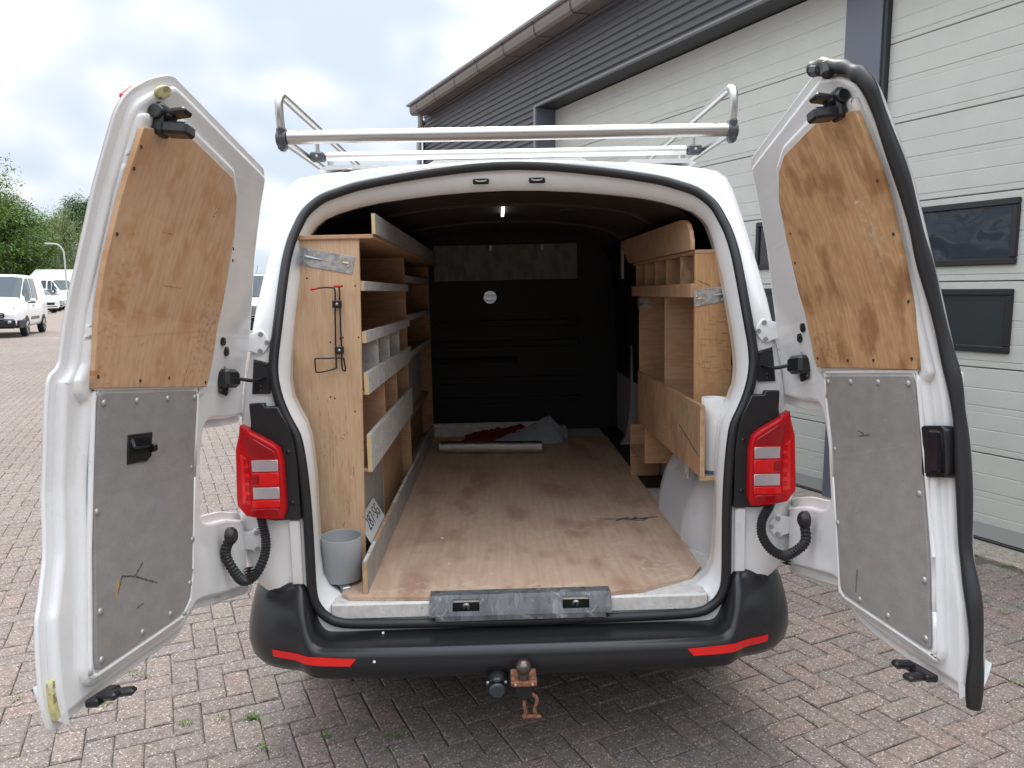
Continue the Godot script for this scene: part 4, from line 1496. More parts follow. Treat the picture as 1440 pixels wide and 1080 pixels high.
func build_hinges(van: Node3D) -> void:
	for side in [-1.0, 1.0]:
		for hy in [1.455, 0.805]:
			var h := pivot("hinge", van)
			var up: bool = hy > 1.0
			var s := st0()
			var o := v2([0.803, 0.0, 0.828, 0.036, 0.842, 0.042, 0.858, 0.030, 0.905, 0.026, 0.905, -0.028, 0.862, -0.03, 0.842, -0.042, 0.826, -0.036])
			var p := PackedVector2Array()
			for q in o:
				var w := Vector2(q.x + (0.0 if up else 0.03), q.y + hy)
				p.append(Vector2(side * w.x, w.y))
			p = rounded(p, 2, 0.25, 0.008)
			pad(s, p, 0.0, 0.016, 0.003)
			put("hinge_leaf", s, M.white, h)
			for q in [Vector2(0.814, 0.0), Vector2(0.836, 0.027), Vector2(0.836, -0.027)]:
				s = st0()
				var c := on_face(Vector2(side * (q.x + (0.0 if up else 0.03)), hy + q.y), 0.016, NAN)
				cyl(s, c, c + Vector3(0, 0, 0.006), 0.0085, 6, 0.001)
				put("bolt", s, M.screw, h)
			s = st0()
			var k := on_face(Vector2(side * (0.905 + (0.0 if up else 0.03)), hy), 0.018, NAN)
			cyl(s, k - Vector3(0, 0.045, 0), k + Vector3(0, 0.045, 0), 0.013, 12, 0.002)
			put("hinge_pin", s, M.white, h)
		# check strap: plate on the pillar and the arm
		var s := st0()
		var pl := v2([0.864, 1.288, 0.806, 1.288, 0.805, 1.385, 0.838, 1.395, 0.861, 1.400])
		if side < 0:
			pl = mirrored(pl)
		pad(s, pl, 0.0, 0.012, 0.003)
		var cs := pivot("check_strap", van)
		put("plate", s, M.black_plastic, cs)
		for q in [Vector2(0.852, 1.388), Vector2(0.818, 1.381), Vector2(0.836, 1.312), Vector2(0.836, 1.298)]:
			s = st0()
			dome(s, on_face(Vector2(side * q.x, q.y), 0.012, NAN), Vector3(0, 0, 1), 0.006, 0.004, 8)
			put("bolt", s, M.black_gloss, cs)
		s = st0()
		var f := door_frame(side)
		var e := f * Vector3(side * 0.80, 1.335, -0.05)
		tube(s, smooth_path([on_face(Vector2(side * 0.822, 1.342), 0.01, NAN), on_face(Vector2(side * 0.84, 1.338), 0.07, NAN), e], 5), 0.006, 8)
		put("arm", s, M.black_plastic, cs)
		# corrugated wiring sleeve
		s = st0()
		var a := f * Vector3(side * 0.742, 0.852, -0.03)
		var way := [a, Vector3(-0.905, 0.827, 0.216), Vector3(-0.886, 0.760, 0.203), Vector3(-0.867, 0.721, 0.178), Vector3(-0.842, 0.730, 0.142), Vector3(-0.825, 0.773, 0.102), Vector3(-0.826, 0.820, 0.075), Vector3(-0.838, 0.863, 0.06), Vector3(-0.847, 0.900, 0.050)]
		if side > 0:
			way = [a, Vector3(0.887, 0.815, 0.217), Vector3(0.859, 0.773, 0.201), Vector3(0.832, 0.752, 0.172), Vector3(0.804, 0.766, 0.136), Vector3(0.792, 0.800, 0.100), Vector3(0.802, 0.840, 0.075), Vector3(0.828, 0.873, 0.058), Vector3(0.843, 0.900, 0.050)]
		var path := smooth_path(way, 12)
		var rr := []
		for i in path.size():
			rr.append(0.0165 if i % 2 == 0 else 0.0132)
		tube(s, path, rr, 12, false, -1)
		put("cable_sleeve", s, M.rubber, van)
		s = st0()
		var nrm := f.basis * Vector3(0, 0, -1)
		tube(s, PackedVector3Array([a - nrm * 0.012, a + nrm * 0.004, a + nrm * 0.012]), [0.027, 0.026, 0.018], 16)
		put("sleeve_grommet", s, M.rubber, van)

func build_tow(van: Node3D) -> void:
	var t := pivot("tow_hitch", van)
	var s := st0()
	# ball with its neck
	var path := PackedVector3Array()
	var rad := []
	for k in 13:
		var a := -PI * 0.36 + PI * 0.86 * k / 12.0
		path.append(Vector3(0.0, 0.452 + 0.0255 * sin(a), 0.262))
		rad.append(maxf(0.0255 * cos(a), 0.002))
	tube(s, path, rad, 18)
	put("ball", s, M.ball, t)
	s = st0()
	cyl(s, Vector3(0, 0.41, 0.262), Vector3(0, 0.435, 0.262), 0.017, 14)
	put("neck", s, M.ball, t)
	s = st0()
	span(s, Vector3(-0.040, 0.398, 0.20), Vector3(0.040, 0.414, 0.285), 0.003)
	put("flange", s, M.rust, t)
	for x in [-0.026, 0.026]:
		s = st0()
		dome(s, Vector3(x, 0.405, 0.285), Vector3(0, 0, 1), 0.005, 0.003, 8)
		put("bolt", s, M.screw, t)
	s = st0()
	cyl(s, Vector3(0.0, 0.372, 0.27), Vector3(0.0, 0.372, 0.12), 0.026, 14, 0.003)
	span(s, Vector3(-0.035, 0.33, -0.3), Vector3(0.035, 0.40, 0.2), 0.004)
	put("arm", s, M.black_matte, t)
	s = st0()
	tube(s, smooth_path([Vector3(0.012, 0.36, 0.25), Vector3(0.0, 0.335, 0.26), Vector3(0.004, 0.305, 0.262), Vector3(0.0, 0.288, 0.262), Vector3(-0.002, 0.284, 0.262)], 4), 0.006, 8)
	tube(s, smooth_path([Vector3(0.022, 0.358, 0.25), Vector3(0.04, 0.345, 0.26), Vector3(0.032, 0.315, 0.262), Vector3(0.035, 0.29, 0.262), Vector3(0.036, 0.284, 0.262)], 4), 0.006, 8)
	tube(s, PackedVector3Array([Vector3(-0.008, 0.289, 0.262), Vector3(0.052, 0.287, 0.262)]), 0.006, 8)
	put("safety_eye", s, M.rust, t)
	var k := pivot("trailer_socket", van)
	s = st0()
	cyl(s, Vector3(-0.083, 0.365, 0.10), Vector3(-0.083, 0.352, 0.205), 0.036, 20, 0.004)
	put("socket_body", s, M.black_plastic, k)
	s = st0()
	cyl(s, Vector3(-0.083, 0.352, 0.206), Vector3(-0.083, 0.349, 0.220), 0.026, 20, 0.005)
	span(s, Vector3(-0.094, 0.377, 0.200), Vector3(-0.072, 0.390, 0.216), 0.003)
	put("socket_lid", s, M.grey_plastic, k)
	for x in [-0.113, -0.056]:
		s = st0()
		dome(s, Vector3(x, 0.372, 0.205), Vector3(0, 0, 1), 0.0055, 0.004, 8)
		put("screw", s, M.screw, k)

# =====================================================================================
# rear doors. Drawn closed, then swung about a hinge line that leans with the pillar.
# =====================================================================================
func door_frame(side: float) -> Transform3D:
	var ax := Vector3(side * -0.04, 1.0, -0.10).normalized()
	var hp := Vector3(side * 0.93, 0.777, 0.04)
	var bs := Basis(ax, deg_to_rad(-95.0 if side < 0 else 94.0))
	return Transform3D(bs, hp - bs * hp)

func build_door(van: Node3D, side: float, _swing: float) -> void:
	var left := side < 0
	var door := pivot("rear_door", van, door_frame(side))
	door.set_meta("label", "left rear door with a smooth orange plywood panel" if left else "right rear door edged with a thick black rubber seal")
	var outline: PackedVector2Array
	var ply: PackedVector2Array
	var grey: PackedVector2Array
	if left:
		outline = v2([-0.126, 1.985, -0.060, 1.948, -0.014, 1.905, -0.002, 1.865, -0.009, 1.769, -0.019, 1.658, -0.026, 1.558, -0.033, 1.415, -0.038, 1.341, -0.010, 1.323, -0.012, 1.250, -0.018, 1.158, -0.020, 1.071, -0.016, 0.949, 0.008, 0.850, 0.018, 0.825, 0.020, 0.739, 0.016, 0.658, -0.003, 0.583, -0.061, 0.591, -0.151, 0.602, -0.319, 0.613, -0.514, 0.619, -0.561, 0.648, -0.60, 0.672, -0.74, 0.650, -0.968, 0.622, -0.948, 0.895, -0.80, 0.922, -0.664, 0.927, -0.672, 0.96, -0.678, 1.066, -0.682, 1.15, -0.69, 1.187, -0.80, 1.186, -0.955, 1.197, -0.945, 1.30, -0.925, 1.487, -0.83, 1.682, -0.766, 1.802, -0.715, 1.908, -0.688, 1.944])
		ply = v2([-0.043, 1.835, -0.179, 1.876, -0.461, 1.850, -0.512, 1.814, -0.571, 1.719, -0.600, 1.60, -0.614, 1.519, -0.621, 1.40, -0.618, 1.34, -0.609, 1.305, -0.094, 1.294, -0.074, 1.425, -0.051, 1.552, -0.045, 1.681])
		grey = v2([-0.130, 1.284, -0.555, 1.294, -0.568, 1.28, -0.571, 1.051, -0.532, 0.80, -0.514, 0.725, -0.47, 0.696, -0.104, 0.676, -0.098, 0.690, -0.114, 0.928, -0.122, 1.273])
	else:
		outline = v2([0.216, 2.018, 0.132, 1.993, 0.085, 1.953, 0.066, 1.914, 0.070, 1.856, 0.073, 1.790, 0.077, 1.714, 0.086, 1.621, 0.093, 1.562, 0.100, 1.500, 0.104, 1.420, 0.102, 1.324, 0.092, 1.252, 0.088, 1.212, 0.094, 1.085, 0.087, 0.881, 0.058, 0.763, 0.051, 0.657, 0.060, 0.552, 0.116, 0.557, 0.334, 0.572, 0.461, 0.586, 0.549, 0.606, 0.607, 0.649, 0.635, 0.672, 0.75, 0.660, 0.969, 0.640, 0.962, 0.891, 0.82, 0.915, 0.69, 0.918, 0.695, 0.95, 0.706, 1.056, 0.709, 1.15, 0.715, 1.190, 0.82, 1.192, 0.975, 1.212, 0.962, 1.327, 0.925, 1.487, 0.84, 1.68, 0.79, 1.793, 0.733, 1.915, 0.708, 1.952])
		ply = v2([0.250, 1.898, 0.110, 1.870, 0.107, 1.817, 0.107, 1.739, 0.116, 1.645, 0.127, 1.558, 0.143, 1.480, 0.159, 1.360, 0.170, 1.293, 0.634, 1.319, 0.641, 1.364, 0.634, 1.537, 0.610, 1.682, 0.570, 1.790, 0.515, 1.853, 0.452, 1.880])
		grey = v2([0.597, 1.292, 0.205, 1.280, 0.195, 1.268, 0.190, 0.994, 0.172, 0.859, 0.168, 0.734, 0.164, 0.650, 0.172, 0.642, 0.537, 0.675, 0.560, 0.684, 0.570, 0.776, 0.599, 0.999, 0.607, 1.228, 0.605, 1.283])
	# outer skin with its folded rim
	var s := st0()
	var ro := resample(rounded(outline, 2, 0.25, 0.012), 0.06)
	pad(s, ro, 0.016, 0.008, 0.003)
	var skin := []
	for q in [[0.0, 0.016], [0.006, 0.020], [0.035, 0.034], [0.065, 0.050], [0.085, 0.060]]:
		var ring := PackedVector3Array()
		for p in inset(ro, q[0]):
			ring.append(on_face(p, q[1], NAN))
		skin.append(ring)
	loft(s, skin, true, 1)
	cap(s, inset(ro, 0.085), 0.060, NAN, Rect2(0, 0, 1, 1))
	put("door_skin", s, M.white, door)
	# inner pressing: broad raised body, rounded at its edges
	s = st0()
	var inner := inset(rounded(outline, 1, 0.25, 0.012), 0.024 if left else 0.03)
	pad(s, rounded(inner, 2, 0.3, 0.03), 0.012, -0.012, 0.012)
	# raised frame round the two panels
	var both := PackedVector2Array()
	var un := Geometry2D.merge_polygons(Geometry2D.offset_polygon(ply, 0.018, Geometry2D.JOIN_ROUND)[0], Geometry2D.offset_polygon(grey, 0.018, Geometry2D.JOIN_ROUND)[0])
	both = un[0]
	for q in un:
		if absf(poly_area(q)) > absf(poly_area(both)):
			both = q
	var frame := Geometry2D.intersect_polygons(Geometry2D.offset_polygon(both, 0.014, Geometry2D.JOIN_ROUND)[0], Geometry2D.offset_polygon(inner, -0.012, Geometry2D.JOIN_ROUND)[0])
	pad(s, rounded(frame[0], 1, 0.25, 0.01), -0.006, -0.027, 0.014)
	put("inner_frame", s, M.white, door)
	# bead beside the grey panel and the channel under the window line
	s = st0()
	var gb := []
	var gp := Geometry2D.offset_polygon(grey, 0.011, Geometry2D.JOIN_ROUND)[0]
	for q in gp:
		gb.append(on_face(q, -0.027, NAN))
	tube(s, smooth_path(gb, 2, true), 0.006, 8, true)
	put("panel_bead", s, M.white, door)
	s = st0()
	pad(s, ply, -0.024, -0.037, 0.0015, NAN, bounds(ply))
	put("plywood_panel", s, M.ply_left if left else M.ply_right, door)
	s = st0()
	pad(s, rounded(grey, 2, 0.25, 0.012), -0.024, -0.034, 0.0015, NAN, bounds(grey))
	put("grey_panel", s, M.grey_left if left else M.grey_right, door)
	# rim of bare plywood round the grey board
	s = st0()
	var er := rounded(grey, 2, 0.25, 0.012)
	for i in er.size():
		var a := er[i]
		var b := er[(i + 1) % er.size()]
		s.set_smooth_group(-1)
		quad(s, on_face(a, -0.0255, NAN), on_face(b, -0.0255, NAN), on_face(b, -0.0327, NAN), on_face(a, -0.0327, NAN))
	# screws
	var gi := inset(grey, 0.02)
	var screws := []
	var r := bounds(gi)
	if left:
		screws = [Vector2(-0.14, 1.262), Vector2(-0.27, 1.267), Vector2(-0.41, 1.272), Vector2(-0.552, 1.275), Vector2(-0.557, 1.08), Vector2(-0.542, 0.88), Vector2(-0.128, 1.02), Vector2(-0.122, 0.80), Vector2(-0.118, 0.695), Vector2(-0.28, 0.705), Vector2(-0.41, 0.712), Vector2(-0.515, 0.765)]
	else:
		screws = [Vector2(0.215, 1.262), Vector2(0.34, 1.268), Vector2(0.47, 1.272), Vector2(0.59, 1.275), Vector2(0.592, 1.08), Vector2(0.575, 0.87), Vector2(0.205, 1.0), Vector2(0.185, 0.80), Vector2(0.18, 0.665), Vector2(0.33, 0.675), Vector2(0.46, 0.682)]
	for q in screws:
		s = st0()
		dome(s, on_face(q, -0.034, NAN), Vector3(0, 0, -1), 0.0085, 0.005, 10)
		put("screw", s, M.screw, door)
	var ps := []
	if left:
		ps = [Vector2(-0.055, 1.80), Vector2(-0.062, 1.62), Vector2(-0.105, 1.32), Vector2(-0.27, 1.315), Vector2(-0.40, 1.325), Vector2(-0.60, 1.318), Vector2(-0.60, 1.66), Vector2(-0.585, 1.69), Vector2(-0.055, 1.755)]
	else:
		ps = [Vector2(0.13, 1.60), Vector2(0.125, 1.72), Vector2(0.15, 1.45), Vector2(0.183, 1.32), Vector2(0.34, 1.325), Vector2(0.46, 1.33), Vector2(0.62, 1.345), Vector2(0.60, 1.62), Vector2(0.575, 1.70)]
	for q in ps:
		s = st0()
		dome(s, on_face(q, -0.037, NAN), Vector3(0, 0, -1), 0.0055, 0.0015, 8)
		put("panel_screw", s, M.dark_screw, door)
	# rubber plugs
	for q in [Vector2(0.715, 1.447), Vector2(0.748, 1.418)]:
		s = st0()
		var c := on_face(Vector2(side * q.x, q.y), -0.012, NAN)
		cyl(s, c + Vector3(0, 0, 0.004), c - Vector3(0, 0, 0.003), 0.017, 16, 0.002)
		put("plug", s, M.black_plastic, door)
		s = st0()
		dome(s, c - Vector3(0, 0, 0.003), Vector3(0, 0, -1), 0.009, 0.002, 12)
		put("plug", s, M.black_gloss, door)
	# check strap housing
	s = st0()
	var hc := on_face(Vector2(side * 0.765, 1.333), -0.024, NAN)
	cbox(s, Vector3(0.085, 0.058, 0.042), 0.010, Transform3D(Basis.IDENTITY, hc))
	cbox(s, Vector3(0.05, 0.10, 0.012), 0.005, Transform3D(Basis(Vector3(0, 0, 1), side * -0.25), hc + Vector3(0, 0, 0.013)))
	cbox(s, Vector3(0.02, 0.04, 0.03), 0.004, Transform3D(Basis.IDENTITY, hc + Vector3(side * 0.048, 0, 0)))
	put("check_housing", s, M.black_plastic, door)
	for y in [0.038, -0.04]:
		s = st0()
		dome(s, hc + Vector3(side * -0.01 * signf(y), y, 0.005), Vector3(0, 0, -1), 0.006, 0.005, 8)
		put("bolt", s, M.screw, door)
	# latches: a forked catch at the top and one at the bottom
	var top := Vector2(side * 0.10 if left else 0.165, 1.872 if left else 1.905)
	s = st0()
	var lc := on_face(top, -0.02, NAN)
	var lt := Transform3D(Basis(Vector3(1, 0, 0), -0.16).scaled(Vector3.ONE * 0.8), lc)
	cbox(s, Vector3(0.062, 0.088, 0.034), 0.010, lt * Transform3D(Basis.IDENTITY, Vector3(0, 0.0, -0.012)))
	cbox(s, Vector3(0.056, 0.034, 0.074), 0.007, lt * Transform3D(Basis.IDENTITY, Vector3(0, -0.024, -0.062)))
	cbox(s, Vector3(0.050, 0.017, 0.062), 0.006, lt * Transform3D(Basis(Vector3.RIGHT, 0.20), Vector3(0, 0.022, -0.056)))
	cbox(s, Vector3(0.048, 0.028, 0.03), 0.010, lt * Transform3D(Basis.IDENTITY, Vector3(0, 0.012, -0.034)))
	cyl(s, lt * Vector3(-side * 0.030, 0.012, -0.016), lt * Vector3(-side * 0.046, 0.012, -0.016), 0.016, 14, 0.003)
	put("top_latch", s, M.black_plastic, door)
	s = st0()
	var bc := on_face(Vector2(side * (0.12 if left else 0.20), 0.613 if left else 0.578), -0.05, NAN)
	cbox(s, Vector3(0.09, 0.018, 0.03), 0.004, Transform3D(Basis.IDENTITY, bc + Vector3(0, 0.002, 0.018)))
	cbox(s, Vector3(0.03, 0.016, 0.055), 0.006, Transform3D(Basis(Vector3.UP, 0.2), bc + Vector3(-0.024, 0, -0.012)))
	cbox(s, Vector3(0.028, 0.018, 0.05), 0.006, Transform3D(Basis(Vector3.UP, -0.1), bc + Vector3(0.024, 0.012, -0.010)))
	put("bottom_latch", s, M.black_plastic, door)
	if left:
		# grab recess in the grey panel
		s = st0()
		var hr := v2([-0.236, 1.186, -0.343, 1.188, -0.345, 1.128, -0.325, 1.115, -0.243, 1.115])
		pad(s, hr, -0.020, -0.0375, 0.003)
		put("grip_rim", s, M.black_plastic, door)
		s = st0()
		pad(s, inset(hr, 0.008), -0.037, -0.0388, 0.0008)
		put("grip_recess", s, M.hole, door)
		s = st0()
		cbox(s, Vector3(0.075, 0.030, 0.012), 0.005, Transform3D(Basis(Vector3.RIGHT, 0.3), on_face(Vector2(-0.285, 1.164), -0.040, NAN)))
		cbox(s, Vector3(0.016, 0.02, 0.02), 0.004, Transform3D(Basis.IDENTITY, on_face(Vector2(-0.336, 1.148), -0.044, NAN)))
		put("grip", s, M.black_gloss, door)
		# old sealant where the seal has been torn off, top and bottom corner
		s = st0()
		pad(s, rounded(v2([-0.06, 1.925, -0.09, 1.945, -0.115, 1.945, -0.115, 1.925, -0.08, 1.908]), 2), -0.010, -0.0165, 0.003)
		put("sealant", s, M.sealant, door)
		s = st0()
		pad(s, rounded(v2([0.004, 0.70, -0.018, 0.69, -0.04, 0.645, -0.03, 0.615, -0.012, 0.60, 0.0, 0.635]), 2), 0.012, -0.004, 0.003)
		put("sealant", s, M.sealant, door)
	else:
		# latch lever in a black frame
		s = st0()
		var fr := v2([0.188, 1.163, 0.097, 1.166, 0.104, 1.048, 0.196, 1.040])
		pad(s, rounded(fr, 2, 0.2, 0.01), -0.010, -0.036, 0.004)
		put("lever_frame", s, M.black_plastic, door)
		s = st0()
		pad(s, inset(fr, 0.010), -0.0355, -0.0372, 0.0005)
		put("lever_recess", s, M.hole, door)
		s = st0()
		cbox(s, Vector3(0.036, 0.098, 0.016), 0.006, Transform3D(Basis(Vector3.UP, 0.25), on_face(Vector2(0.130, 1.106), -0.042, NAN)))
		put("lever", s, M.black_gloss, door)
		# thick seal along the free edge
		var pts := []
		for q in v2([0.225, 2.012, 0.184, 2.003, 0.125, 1.973, 0.089, 1.943, 0.073, 1.909, 0.076, 1.858, 0.079, 1.799, 0.083, 1.715, 0.089, 1.629, 0.096, 1.565, 0.100, 1.510, 0.102, 1.422, 0.099, 1.330, 0.091, 1.268, 0.087, 1.202, 0.087, 1.136, 0.087, 1.008, 0.084, 0.900, 0.071, 0.837, 0.056, 0.775, 0.050, 0.700, 0.052, 0.640, 0.056, 0.585, 0.058, 0.554]):
			pts.append(on_face(q, -0.006, NAN))
		s = st0()
		var path := smooth_path(pts, 3)
		var rad := []
		for i in path.size():
			rad.append(0.0155 + 0.0018 * sin(i * 0.7) + (0.004 if i < 12 and i % 3 == 0 else 0.0))
		tube(s, path, rad, 12)
		put("edge_seal", s, M.rubber, door)
		s = st0()
		cbox(s, Vector3(0.05, 0.03, 0.035), 0.009, Transform3D(Basis(Vector3(0, 0, 1), 0.4), on_face(Vector2(0.20, 2.0), -0.012, NAN)))
		cbox(s, Vector3(0.03, 0.045, 0.03), 0.009, Transform3D(Basis(Vector3(0, 0, 1), -0.3), on_face(Vector2(0.165, 1.985), -0.016, NAN)))
		put("torn_seal_end", s, M.rubber, door)
	# high lamp: the red end of the lamp that crosses both doors
	s = st0()
	var hx := -0.035 if left else 0.105
	cbox(s, Vector3(0.012, 0.042, 0.018), 0.004, Transform3D(Basis(Vector3(0, 0, 1), side * -0.7) * Basis(Vector3.RIGHT, -0.45), on_face(Vector2(hx, 1.910), 0.024, NAN)))
	put("high_lamp", s, M.lens_bright, door)
	# outward belt moulding of the skin
	s = st0()
	cbox(s, Vector3(0.42, 0.07, 0.045), 0.016, Transform3D(Basis.IDENTITY, on_face(Vector2(side * 0.38, 1.27), 0.065, NAN)))
	put("belt_moulding", s, M.white, door)
	# vent slots beside the lower hinge
	for k in 5:
		s = st0()
		span(s, Vector3(side * 0.905 - 0.014, 0.680 + k * 0.009, 0.0065), Vector3(side * 0.905 + 0.014, 0.6835 + k * 0.009, -0.0128), 0.0003)
		put("vent_slot", s, M.hole, door)

# =====================================================================================
# on the roof and in the load bay
# =====================================================================================
func build_rack() -> void:
	var r := thing("roof_rack", "steel tube ladder rack with a loading roller, on the roof of the white van", "roof rack", VAN)
	var s := st0()
	cyl(s, Vector3(-0.772, 2.155, -0.27), Vector3(0.776, 2.155, -0.27), 0.0235, 24, 0.002)
	put("roller", s, M.steel, r)
	for side in [-1.0, 1.0]:
		var x: float = side * 0.792
		s = st0()
		cbox(s, Vector3(0.028, 0.085, 0.052), 0.010, Transform3D(Basis(Vector3.RIGHT, 0.1), Vector3(x, 2.152, -0.272)))
		cyl(s, Vector3(x - 0.017, 2.15, -0.268), Vector3(x + 0.017, 2.15, -0.268), 0.025, 16, 0.003)
		put("end_bracket", s, M.grey_plastic, r)
		s = st0()
		tube(s, smooth_path([Vector3(x, 2.175, -0.268), Vector3(x, 2.225, -0.256), Vector3(x, 2.275, -0.258), Vector3(x, 2.298, -0.285), Vector3(x, 2.303, -0.34), Vector3(x, 2.303, -0.6), Vector3(x, 2.303, -1.2), Vector3(x, 2.303, -2.0), Vector3(x, 2.303, -2.7), Vector3(x, 2.298, -2.79), Vector3(x, 2.26, -2.83), Vector3(x, 2.17, -2.84)], 8), 0.0145, 14)
		put("hoop_rail", s, M.steel, r)
		s = st0()
		tube(s, PackedVector3Array([Vector3(x, 2.15, -0.29), Vector3(x, 2.15, -2.84)]), 0.0145, 12)
		put("side_rail", s, M.steel, r)
		for z in [-0.80, -1.75, -2.6]:
			s = st0()
			cyl(s, Vector3(x, 2.15, z), Vector3(x, 2.303, z), 0.009, 10)
			put("stay", s, M.steel, r)
		for z in [-0.64, -1.65, -2.6]:
			s = st0()
			cbox(s, Vector3(0.055, 0.034, 0.05), 0.006, Transform3D(Basis.IDENTITY, Vector3(side * 0.748, 2.148, z + 0.03)))
			put("bar_clamp", s, M.grey_plastic, r)
			s = st0()
			span(s, Vector3(side * 0.705 - 0.012, 2.03, z - 0.008), Vector3(side * 0.705 + 0.012, 2.14, z + 0.008), 0.003)
			put("foot", s, M.alu, r)
			s = st0()
			dome(s, Vector3(side * 0.748, 2.148, z + 0.055), Vector3(0, 0, 1), 0.006, 0.003, 8)
			put("bolt", s, M.screw, r)
	for z in [-0.61, -1.62, -2.57]:
		s = st0()
		cbox(s, Vector3(1.45, 0.034, 0.03), 0.012, Transform3D(Basis.IDENTITY, Vector3(0, 2.148, z)))
		put("cross_bar", s, M.alu, r)

func nail_plate(parent: Node3D, t: Transform3D, l: float, w: float) -> void:
	var p := pivot("metal_bracket", parent, t)
	var s := st0()
	cbox(s, Vector3(l, w, 0.0025), 0.0008)
	put("plate", s, M.galv, p)
	s = st0()
	cbox(s, Vector3(0.0025, w, 0.05), 0.0008, Transform3D(Basis.IDENTITY, Vector3(-l / 2, 0, 0.024)))
	put("flange", s, M.galv, p)
	s = st0()
	tube(s, PackedVector3Array([Vector3(-l / 2 + 0.008, 0.0, 0.002), Vector3(-l / 2 + 0.02, 0, 0.004), Vector3(-l * 0.12, 0.0, 0.0015)]), [0.006, 0.006, 0.002], 10)
	put("crease", s, M.galv, p)
	var hs := [[-0.36, 0.3, 0.0035], [-0.30, -0.28, 0.0035], [-0.2, 0.32, 0.0045], [-0.1, -0.3, 0.003], [-0.02, 0.05, 0.005], [0.02, -0.3, 0.0035], [0.06, 0.33, 0.003], [0.14, -0.28, 0.0045], [0.2, 0.08, 0.004], [0.24, 0.36, 0.0042], [0.33, -0.3, 0.003], [0.42, 0.36, 0.003], [0.42, -0.36, 0.004]]
	s = st0()
	for h in hs:
		cyl(s, Vector3(h[0] * l, h[1] * w, 0.0011), Vector3(h[0] * l, h[1] * w, 0.0019), h[2], 10)
	tube(s, PackedVector3Array([Vector3(l * 0.28, 0.06 * w, 0.0016), Vector3(l * 0.40, 0.06 * w, 0.0016)]), 0.0045, 8)
	put("hole", s, M.pine, p)
	s = st0()
	for q in [[-0.40, 0.36], [-0.40, -0.36], [0.40, -0.1]]:
		dome(s, Vector3(q[0] * l, q[1] * w, 0.0012), Vector3(0, 0, 1), 0.0055, 0.0025, 8)
	put("screw", s, M.screw, p)

